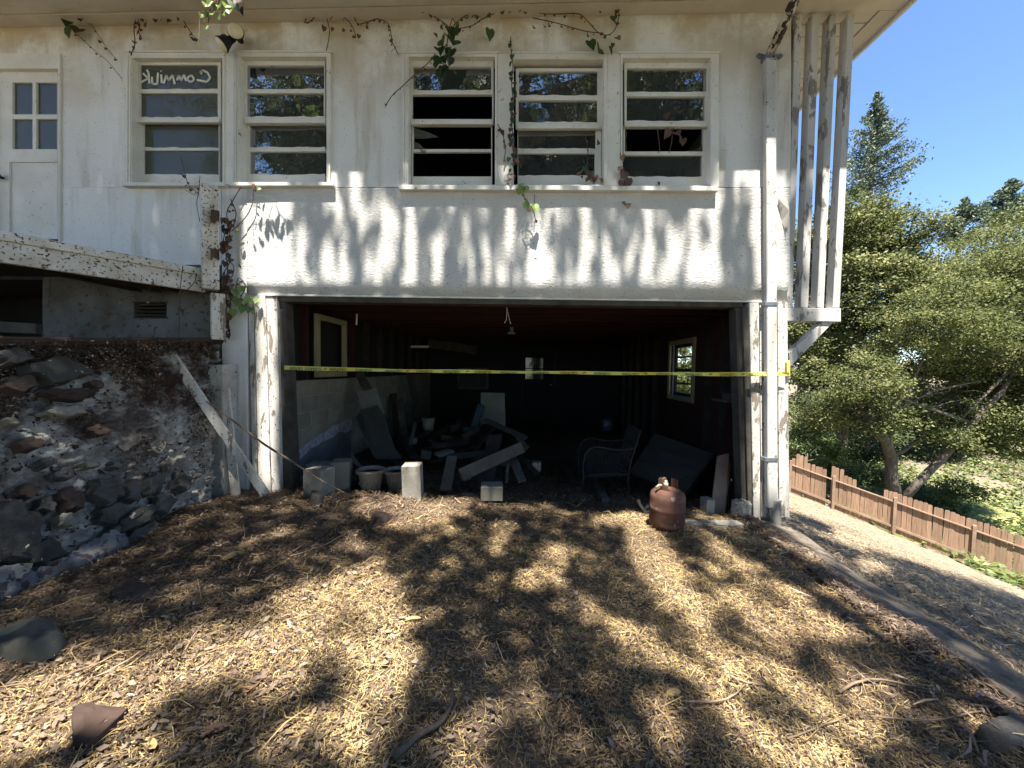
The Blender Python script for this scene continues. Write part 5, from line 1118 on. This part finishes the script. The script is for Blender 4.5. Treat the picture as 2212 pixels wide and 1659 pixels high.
def shade_canopy():
    r = np.random.default_rng(77); N = 520000
    P_ = np.stack([r.uniform(-7.5, 11, N), r.uniform(-11.5, -.5, N), r.uniform(10.5, 12.6, N)], 1)
    s = np.array(SUN)
    tw = P_[:, 1]/s[1]; H_ = P_-s*tw[:, None]*1.0      # hit on the wall plane y = 0
    tg = (P_[:, 2]+.05)/s[2]; Gd = P_-s*tg[:, None]
    hx = Gd[:, 0] > 2.45; th = (P_[:, 2]-(-.24-.36*(P_[:, 0]-2.3)))/(s[2]+.36*s[0]); G2 = P_-s*th[:, None]; Gd = np.where(hx[:, None], G2, Gd)
    wall = (P_[:, 1] < 0) & (H_[:, 2] > Gd[:, 2]) & (H_[:, 0] < 2.9) & (Gd[:, 1] > 0)
    uw, vw = project(np.where(wall[:, None], H_, np.array([0, 0, 2.0]))); 
    gok = Gd[:, 1] > -3.6
    ug, vg = project(np.where(gok[:, None], Gd, np.array([0, 0, 0.0])))
    litw = np.zeros(N, bool); m_ = 1; uw = uw+r.normal(size=N)*5.5; vw = vw+r.normal(size=N)*16*(vw < 640)
    uw = uw+(vnoise(H_[:, 0]*4.5, H_[:, 2]*1.8, 63)-.5)*34*(vw < 640)*(uw > 700)
    for a, b, c, d in WL+OPN: litw |= (uw > a-m_) & (uw < b+m_) & (vw > c-6) & (vw < d+6)
    jit = (vnoise(Gd[:, 0]*7, Gd[:, 1]*7, 50)-.5)*34; ug = ug+r.normal(size=N)*np.clip(26/np.maximum(Gd[:, 1]+4.05, 1), 5, 20); vg = vg+r.normal(size=N)*np.clip(40/np.maximum(Gd[:, 1]+4.05, 1), 6, 30); lg = seglit(ug+jit, vg+jit*.5, CAPG)
    # sunny hillside beyond the edging
    hill = hx & (Gd[:, 0] > 2.5); sh = np.zeros(N, bool)
    for a, b, c, d, rr in ((1720, 1110, 1790, 1125, 16), (1740, 1160, 1850, 1200, 20), (1700, 1130, 1800, 1190, 10), (1880, 1190, 1960, 1215, 9), (1950, 1230, 2212, 1310, 26), (1960, 1280, 2260, 1420, 62), (1900, 1290, 2212, 1500, 46), (1980, 1400, 2260, 1560, 52), (2120, 1380, 2330, 1400, 60), (1800, 1240, 1900, 1300, 20)):
        sh |= seglit(ug+jit, vg+jit*.5, [(a, b, c, d, rr)])
    lith = hill & ~sh & (Gd[:, 1] > -3)
    out_ = (~wall) & (~gok)
    lit = np.where(wall, litw, np.where(hill, lith, lg))
    lit = np.where(out_, vnoise(P_[:, 0]*1.7, P_[:, 1]*1.7, 60) > .32, lit)
    keep = ~lit & (r.random(N) < np.where(wall, np.where((vw > 645) | (uw < 515), 1.5, .62), .52)*(.55+.6*vnoise(P_[:, 0]*3, P_[:, 1]*5, 61)))
    # thin the half-shade over the straw so that some light filters through
    half = (~wall) & (~hill) & gok & (vnoise(Gd[:, 0]*5, Gd[:, 1]*5, 62) > .76) & (ug > 560)
    keep &= ~(half & (r.random(N) < .8))
    return P_[keep]
CP = shade_canopy()
bt = thing('shade_caster_oak', 'unseen oak behind the camera with leaves laid out to shade driveway and wall', 'tree', (-1.2, -8.6, -.05))
r_ = np.random.default_rng(5); quadmesh('crown', leafquads(CP, r_.uniform(.07, .12, len(CP)), .8, .75, r_), L_oakd, bt, r_.random(len(CP)))
q = MB(); q.tube([(-1.2, -9.6, -.3), (-1.15, -9.5, 2.5), (-1.0, -9.2, 5), (-.6, -8.6, 8), (-.2, -7.4, 10.6)], [.34, .28, .25, .2, .12], 10)
rr = random.Random(9)
q.tube([(-.6, -8.6, 8), (1.7, -8.4, 10.6), (2.1, -7.4, 11.3), (1.8, -6.0, 11.5), (1.45, -4.5, 11.6)], [.13, .1, .075, .065, .04], 7)
q.tube([(-.9, -9, 6), (-3, -8.8, 9), (-4.6, -7.6, 11), (-5.2, -6, 11.4)], [.14, .1, .06, .02], 7)
q.build('trunk', M_bark, bt, smooth=True)
# ------------------------------------------------------------------ ground litter
def straw(n, xr, yr, ln, wd, m, name, label, tonef, dens=None, seed=1, bend=.25, lift=(.002, .018), split=None):
    r = np.random.default_rng(seed); x = r.uniform(*xr, n); y = r.uniform(*yr, n)
    if dens is not None: k = r.random(n) < dens(x, y); x, y = x[k], y[k]; n = len(x)
    z = gz(x, y)+r.uniform(*lift, n); a = r.uniform(0, 2*np.pi, n); L_ = r.uniform(*ln, n); W_ = r.uniform(*wd, n)
    dx, dy = np.cos(a), np.sin(a); bx, by = -dy, dx; b = r.normal(size=n)*bend*L_; pit = r.normal(size=n)*.12*L_; c = np.stack([x, y, z], 1)
    e = np.stack([dx, dy, np.zeros(n)], 1)*(L_/2)[:, None]; s_ = np.stack([bx, by, np.zeros(n)], 1)
    up_ = np.stack([np.zeros(n), np.zeros(n), pit], 1); sd_ = s_*(W_/2)[:, None]; tlt = np.stack([np.zeros(n), np.zeros(n), r.normal(size=n)*.3*W_], 1)
    m0 = c+s_*b[:, None]*.5+np.stack([np.zeros(n), np.zeros(n), np.abs(r.normal(size=n))*.08*L_], 1)
    V = np.stack([c-e-up_-sd_*.6, c-e-up_+sd_*.6, m0-sd_+tlt, m0+sd_-tlt, c+e+up_-sd_*.3, c+e+up_+sd_*.3], 1)
    tn = np.clip(tonef(x, y)+r.normal(size=n)*.17, 0, 1)
    o = quadmesh(name, V.reshape(-1, 3), m, None, tn, 6, np.array([[0, 2, 3, 1], [2, 4, 5, 3]])); tag(o, label, None, None, 'stuff'); return o
def dn(x, y): return (.35+.65*sstep(.22, .5, vnoise(x*2.3+9, y*2.3, 75)*.6+vnoise(x*7, y*7, 76)*.4))*np.clip(1.0*(.45+.55*sstep(.3, -1.6, y)), 0, 1)*((x > -3.35) | (y < -3))*(1.0-.75*(y > .15))
def mixn(x, y):     # 1 where straw dominates, 0 where leaf litter does
    left = sstep(-2.4, -1.0, x-.9*(y+1.6)); return np.clip(left*(.55+.6*(vnoise(x*1.6, y*1.6, 70)-.3)), 0, 1)
straw(265000, (-3.2, 2.32), (-3.1, .5), (.014, .048), (.0018, .0042), L_straw, 'straw_litter', 'layer of dry straw and shredded bark on the driveway', lambda x, y: .30+.45*mixn(x, y)+.18*(vnoise(x*5, y*5, 71)-.5), lambda x, y: dn(x, y)*(.25+.75*mixn(x, y)), 3, .35)
straw(170000, (-3.3, 2.32), (-3.2, .9), (.008, .028), (.0035, .009), L_litter, 'leaf_litter', 'layer of broken brown leaves on the driveway', lambda x, y: .34+.22*(vnoise(x*4, y*4, 72)-.5)+.12*mixn(x, y), lambda x, y: dn(x, y)*(1.0-.62*mixn(x, y)), 4, .12, (.004, .03))
straw(9000, (-3.3, .4), (-3.2, .6), (.016, .042), (.009, .02), L_litter, 'fallen_leaves', 'scattered larger dry leaves on the driveway', lambda x, y: .55+0*x, lambda x, y: dn(x, y)*.8, 5, .1, (.012, .035))
straw(2600, (-3.2, 2.3), (-3.1, .5), (.09, .22), (.0025, .005), L_straw, 'long_straws', 'scattered long straws and fine twigs on the driveway', lambda x, y: .45+0*x, None, 6, .3, (.012, .03))
straw(16000, (-2.55, 2.4), (.1, 2.4), (.02, .06), (.008, .022), L_litter, 'leaf_litter', 'dark leaves blown into the open garage', lambda x, y: .25+0*x, None, 7, .12)
straw(90000, (2.45, 9.5), (-3.6, 6), (.02, .06), (.006, .016), L_chip, 'wood_chips', 'grey tan wood chips covering the hillside', lambda x, y: .48+.3*(vnoise(x*1.2, y*2, 73)-.5), lambda x, y: np.clip(1.2-(x-2.4)*.14, .1, 1), 8, .15, (.002, .02))
straw(30000, (2.3, 14), (-3.6, 14), (.05, .16), (.004, .012), L_chip, 'dry_grass', 'thin bleached grass stalks strewn over the hillside', lambda x, y: .75+0*x, None, 9, .3, (.005, .04))
straw(1100, (1.2, 2.9), (-2.6, -.4), (.06, .16), (.005, .014), L_litter, 'bark_strips', 'pale curled bark strips along the concrete edging', lambda x, y: .8+0*x, lambda x, y: np.exp(-((x-2.15-.1*np.sin(y*3))/.25)**2)*.6, 10, .25, (.015, .045))
straw(34000, (2.12, 2.9), (-3.3, 0), (.02, .06), (.003, .009), L_litter, 'edge_litter', 'leaf bits and straw gathered over the concrete edging', lambda x, y: .5+0*x, lambda x, y: .25+.75*(vnoise(x*6, y*6, 81) > .45), 12, .25, (.02, .06))
# individual big leaves
def bigleaf(u, v, s, tone, lab, y=None, up_=.02):
    p_ = onground(u, v, up_); r = random.Random(int(u)); q = MB(); a = r.uniform(0, 6.28); R = Matrix.Rotation(a, 3, 'Z') @ Matrix.Rotation(r.uniform(-.5, .5), 3, 'X')
    pts = []; n = 12
    for i in range(n): th = 2*math.pi*i/n; rr_ = s*(.5+.12*math.cos(2*th)); pts.append((math.cos(th)*rr_, math.sin(th)*rr_*.6, s*.12*math.sin(th)**2))
    q.v = [tuple(p_+R @ Vector(k_)) for k_ in pts]+[tuple(p_+R @ Vector((0, 0, -.006)))]; q.f = [(i, (i+1) % n, n) for i in range(n)]
    o = single('dry_leaf', q, L_dry if tone < 2 else L_straw, lab, 'leaf'); at = o.data.attributes.new('tone', 'FLOAT', 'POINT'); at.data.foreach_set('value', [tone % 2]*len(o.data.vertices)); return o
for u, v, s, tn, lab in ((505, 1206, .12, 2.4, 'folded tan leaf standing in the shade below the long stick'), (320, 1618, .07, 2.7, 'curled yellow leaf right of the jagged flat stone'), (365, 1345, .06, 2.5, 'curled tan leaf near the end of the parallel sticks'), (545, 1490, .06, .9, 'reddish leaf in the sunny straw at lower left'), (458, 1590, .09, .5, 'upright dull green leaf at the bottom left'),
                         (815, 1245, .07, 2.8, 'pale leaf in the shade left of centre'), (890, 1345, .08, 2.9, 'bright straw coloured leaf left of centre'), (975, 1705, .07, 2.5, 'tan leaf at the very bottom'), (1455, 1505, .06, 2.6, 'tan leaf at the shade edge right of centre'), (1690, 1310, .09, .8, 'reddish brown leaf near the edging'), (1620, 1195, .1, 2.7, 'wide tan leaf in front of the downspout'), (960, 1700, .05, 2.4, 'small leaf at the bottom')):
    if v < 1660: bigleaf(u, v, s, tn, lab)
# ------------------------------------------------------------------ climbing vines
def ivyleaf(q, c, s, a, y_dir=-1, point=True):
    """heart shaped leaf hanging from c"""
    sh = [(0, 0), (.28, .12), (.5, -.12), (.42, -.5), (.18, -.78), (0, -1.05), (-.18, -.78), (-.42, -.5), (-.5, -.12), (-.28, .12)]
    R = Matrix.Rotation(a, 3, 'Y') @ Matrix.Rotation(random.uniform(-.6, .2), 3, 'X') @ Matrix.Rotation(random.uniform(-.9, .9), 3, 'Z'); n = len(sh)
    v = [Vector(c)+R @ Vector((x_*s, -abs(x_)*s*.25, z_*s)) for x_, z_ in sh]+[Vector(c)+R @ Vector((0, -.02*s, -.45*s))]
    q.add(v, [(i, (i+1) % n, n) for i in range(n)])
def vine(label, stems, leaves, y=-.04, base=None, rad=.0045, lm=L_dry, tone=.4):
    c0_ = Y(*stems[0][0], y); t = thing('vine', label, 'vine', c0_); q = MB()
    for s_ in stems:
        P_ = [Y(u, v, y+random.uniform(-.015, .01)) for u, v in s_]; Q = []
        if len(s_) >= 4 and y > -.2: leaves = list(leaves)+[(s_[k][0]*(1-f)+s_[k+1][0]*f+random.uniform(-3, 3), s_[k][1]*(1-f)+s_[k+1][1]*f+random.uniform(0, 5), random.uniform(.02, .04), random.choice((.05, .2, .35))) for k in range(len(s_)-1) for f in (.3, .75) if random.random() < .75]
        n = len(P_)
        for i in range(n-1):
            for k in range(4):
                tt_ = k/4; a, b, c, d = P_[max(i-1, 0)], P_[i], P_[i+1], P_[min(i+2, n-1)]; Q.append(.5*((2*b)+(c-a)*tt_+(2*a-5*b+4*c-d)*tt_**2+(3*b-a-3*c+d)*tt_**3))
        Q.append(P_[-1]); q.tube(Q, rad, 5)
    q.build('stem', M_vine, t)
    for (u, v, s, tn) in leaves:
        l_ = MB(); ivyleaf(l_, Y(u, v, y-.02+random.uniform(-.02, .01)), s*.86, random.uniform(-.5, .5)); m = lm if tn < 1 else L_ivy; o = l_.build('leaf', m, t)
        at = o.data.attributes.new('tone', 'FLOAT', 'POINT'); at.data.foreach_set('value', [tn % 1]*len(o.data.vertices))
    return t
c1 = lambda L_: [(a/3, b/3) for a, b in L_]; c2f = lambda L_: [(737+a/3, b/3) for a, b in L_]
vine('dried vine with curled brown leaves looping above the leftmost window', [c1([(850, 350), (875, 280), (868, 190), (885, 120), (950, 80), (1030, 70), (1100, 90), (1170, 110), (1210, 170), (1250, 230), (1280, 260)]), c1([(890, 120), (905, 160), (900, 210), (920, 250)])],
     [(a/3, b/3, s, .2) for a, b, s in ((880, 130, .06), (885, 170, .05), (900, 210, .07), (950, 145, .09), (920, 125, .04), (990, 80, .05), (1010, 120, .06), (1050, 120, .05), (1080, 85, .05), (1105, 130, .06), (1145, 95, .07), (1260, 250, .08), (1240, 215, .04), (872, 270, .05), (855, 345, .05), (740, 20, .05), (790, 20, .04), (915, 30, .05))])
vine('bare thin tendrils crossing the wall between door and window', [c1([(560, 110), (640, 230), (700, 320), (760, 390)]), c1([(480, 200), (560, 280), (640, 350), (700, 400), (790, 510)]), c1([(985, -10), (1080, 30), (1180, 60), (1300, 70)])], [(155, 55, .2, 1.2), (172, 62, .14, .1), (178, 38, .1, .1), (148, 40, .12, 1.1)], rad=.003)
vine('trailing vine with small brown leaves between second and third window', [c2f([(0, 100), (50, 140), (85, 200), (95, 240)]), c2f([(85, 110), (110, 155), (180, 140), (235, 122), (300, 150), (320, 200), (330, 270), (370, 350)]), [(660, 40), (665, 50), (700, 22), (718, 38)], [(706, 40), (712, 70), (705, 110)]],
     [(737+a/3, b/3, s, .25) for a, b, s in ((80, 225, .06), (115, 225, .05), (165, 160, .06), (310, 190, .04), (320, 220, .04), (325, 255, .05), (330, 280, .05), (340, 320, .06), (-110, 170, .06), (-60, 60, .05), (20, 190, .04), (212, 130, .05))]+[(720, 60, .05, .3)])
vine('leafy ivy garland strung above the three right windows', [c2f([(430, 20), (470, 55), (560, 85), (640, 130), (700, 175)]), c2f([(730, 160), (800, 105), (880, 78), (1000, 60), (1130, 58), (1280, 85), (1420, 90), (1540, 90), (1600, 140), (1660, 205), (1720, 228), (1770, 195), (1798, 120), (1795, 75), (1760, 60), (1700, 70), (1640, 35), (1620, 50)]), c2f([(760, 185), (850, 165), (920, 120), (1020, 75)]), c2f([(720, 120), (740, 150), (720, 180)]), c2f([(1240, 115), (1400, 150), (1500, 180), (1600, 205), (1700, 215)]), c2f([(610, 350), (560, 410), (480, 480), (400, 555), (330, 620), (285, 690)])],
     [(737+a/3, b/3, s, t_) for a, b, s, t_ in ((398, 55, .06, .5), (575, 90, .05, .5), (650, 160, .06, 1.4), (605, 215, .06, .6), (815, 110, .05, 1.5), (875, 100, .06, 1.4), (955, 90, .05, 1.4), (1045, 70, .06, 1.5), (962, 190, .12, 1.4), (985, 55, .04, 1.3), (1160, 65, .04, .5), (1190, 75, .05, 1.4), (1285, 80, .03, .5), (1250, 175, .05, .4), (1315, 165, .05, .6), (1350, 160, .05, .4), (1500, 185, .03, .4), (1765, 105, .09, 1.5), (1790, 65, .06, .4), (1785, 145, .07, 1.3), (1610, 265, .13, 1.2), (1675, 310, .15, 1.15), (1735, 300, .1, 1.3), (1785, 240, .08, .7), (1760, 280, .05, 1.4), (1600, 225, .05, 1.2), (1205, 50, .03, .4))])
vine('dense dark green ivy bunch hanging over the third window', [c2f([(720, 120), (700, 190), (690, 260), (680, 340), (660, 420), (655, 500)])],
     [(737+a/3, b/3, s, t_) for a, b, s, t_ in ((700, 180, .13, 1.15), (740, 175, .13, 1.1), (760, 190, .10, 1.1), (650, 255, .14, 1.2), (690, 230, .12, 1.15), (735, 260, .16, 1.15), (625, 310, .1, 1.1), (670, 300, .14, 1.1), (715, 320, .14, 1.2), (690, 340, .14, 1.1), (640, 370, .14, 1.1), (675, 385, .12, 1.1), (710, 370, .1, 1.1), (630, 400, .12, 1.05), (660, 430, .12, 1.05), (685, 420, .1, 1.1), (640, 450, .11, 1.05), (655, 475, .1, 1.05), (670, 360, .1, 1.15))], y=-.1)
vine('withered ivy climbing the post between third and fourth window', [[(1103, 80), (1104, 110), (1108, 140), (1105, 180), (1108, 220), (1103, 260), (1110, 300), (1108, 340), (1111, 390)], [(1075, 268), (1085, 290), (1092, 320), (1088, 350)]],
     [(1103, 95, .05, 1.1), (1107, 118, .06, 1.3), (1106, 132, .07, 1.2)]+[(1108+random.uniform(-5, 6), 145+k*11, random.uniform(.05, .09), 1.1 if k % 3 else .3) for k in range(22)]+[(1084, 280, .07, .1), (1090, 312, .05, .1), (1100, 340, .06, 1.1), (1104, 290, .08, .1), (1112, 320, .08, .2), (1115, 345, .07, .1)], y=-.05)
vine('fresh bright ivy sprig hanging below the middle sill', [[(1131, 396), (1128, 410), (1135, 430), (1150, 450), (1158, 480)], [(1155, 420), (1154, 445)]], [(1128, 402, .11, 1.95), (1118, 408, .06, 1.8), (1137, 402, .07, 1.8), (1134, 436, .10, 1.95), (1154, 442, .11, 1.98), (1142, 448, .06, .95), (1148, 440, .05, 1.9)], y=-.1)
vine('dead curled leaves at the foot of the fourth window', [[(1265, 290), (1270, 330), (1265, 360), (1250, 380)], [(1245, 378), (1262, 365), (1275, 355)]], [(1275, 370, .1, .1), (1285, 380, .1, .15), (1262, 360, .07, 1.2), (1297, 385, .06, .1), (1293, 305, .06, .1), (1278, 385, .07, .1), (1270, 385, .05, .3)], y=-.04)
vine('dead brown vine tangle at the left side of the rightmost window', [[(1340, 330), (1345, 360), (1350, 395)], [(1420, 280), (1425, 320), (1422, 330)], [(1455, 275), (1450, 310), (1445, 330)]], [(1345, 335, .07, .9), (1350, 370, .12, .15), (1358, 385, .12, .2), (1343, 390, .08, .5), (1350, 395, .07, .2), (1340, 360, .06, .8), (1422, 393, .05, .2), (1345, 436, .06, .8), (1358, 440, .07, .8), (1460, 285, .10, .35), (1445, 280, .11, .3), (1475, 300, .09, .3), (1468, 292, .08, .2), (1470, 240, .08, .2), (1460, 232, .07, .2), (1440, 245, .08, .15)], y=-.02)
vine('dry woody ivy trunk with green leaves climbing the left corner', [[(487, 740), (484, 700), (490, 660), (486, 620), (492, 580), (488, 540), (496, 500), (490, 460), (505, 430), (520, 405)], [(490, 700), (498, 640), (480, 600), (498, 560), (482, 520), (500, 480)], [(500, 500), (530, 470), (545, 440), (548, 410), (552, 400)], [(498, 430), (510, 460), (505, 490), (520, 495)], [(520, 640), (530, 620), (515, 600), (510, 640), (530, 660), (540, 640), (555, 650)], [(488, 560), (505, 575), (500, 600), (490, 590)]],
     [(508, 625, .10, 1.8), (522, 618, .09, 1.85), (515, 645, .12, 1.7), (540, 642, .1, 1.98), (556, 645, .08, 1.95), (505, 668, .1, 1.85), (528, 660, .12, 1.8), (542, 665, .08, 1.5), (497, 655, .08, .5)]+[(490+random.uniform(-9, 12), random.uniform(470, 720), random.uniform(.05, .08), random.choice((.1, .3, .6))) for _ in range(75)]+[(512, 496, .06, 1.2), (517, 570, .07, 1.1), (560, 405, .05, 2-.05), (548, 398, .05, .8)], y=-.05, rad=.005)
vine('bare wiry vine creeping over the deck rail and post', [[(432, 380), (430, 410), (425, 440), (432, 480)], [(390, 340), (398, 370), (408, 400), (425, 415), (440, 425)], [(400, 410), (420, 420), (432, 410)]], [(395, 365, .05, .1), (398, 378, .05, .2), (404, 400, .04, .1)], y=-.1, rad=.003)
vine('sunlit ivy spray hanging from the eave above the floodlight', [[(478, -20), (470, 10), (455, 28), (433, 40), (432, 72)], [(490, -20), (500, 10), (520, 20)], [(455, 20), (450, 50), (455, 60)]],
     [(u, v, s, t_) for u, v, s, t_ in ((445, 8, .07, 1.95), (458, 2, .08, 1.9), (470, 12, .08, 1.98), (480, 3, .08, 1.95), (490, 10, .09, 1.9), (500, 2, .08, 1.4), (512, 8, .09, 1.3), (525, 14, .1, .1), (520, 0, .1, .2), (435, 30, .05, 1.95), (448, 25, .06, 1.9), (460, 28, .07, 1.98), (475, 30, .09, 1.6), (485, 22, .08, 1.98), (432, 72, .06, 1.98), (450, 56, .06, 1.95), (443, 45, .05, .9), (465, 5, .07, .9), (495, 22, .07, 1.9), (505, 18, .06, 1.95))], y=-.62)
# hanging roots under the deck
vine('pale dangling roots under the deck rim', [[(170, 590), (185, 610), (210, 620), (217, 640)], [(295, 628), (315, 636), (325, 620)], [(395, 575), (388, 640), (388, 700), (383, 770)], [(425, 590), (420, 610), (395, 635), (388, 645)], [(108, 600), (107, 635)], [(262, 650), (280, 640), (300, 645)]], [(320, 652, .03, .9), (262, 652, .04, .9)], y=-.42, rad=.0035)
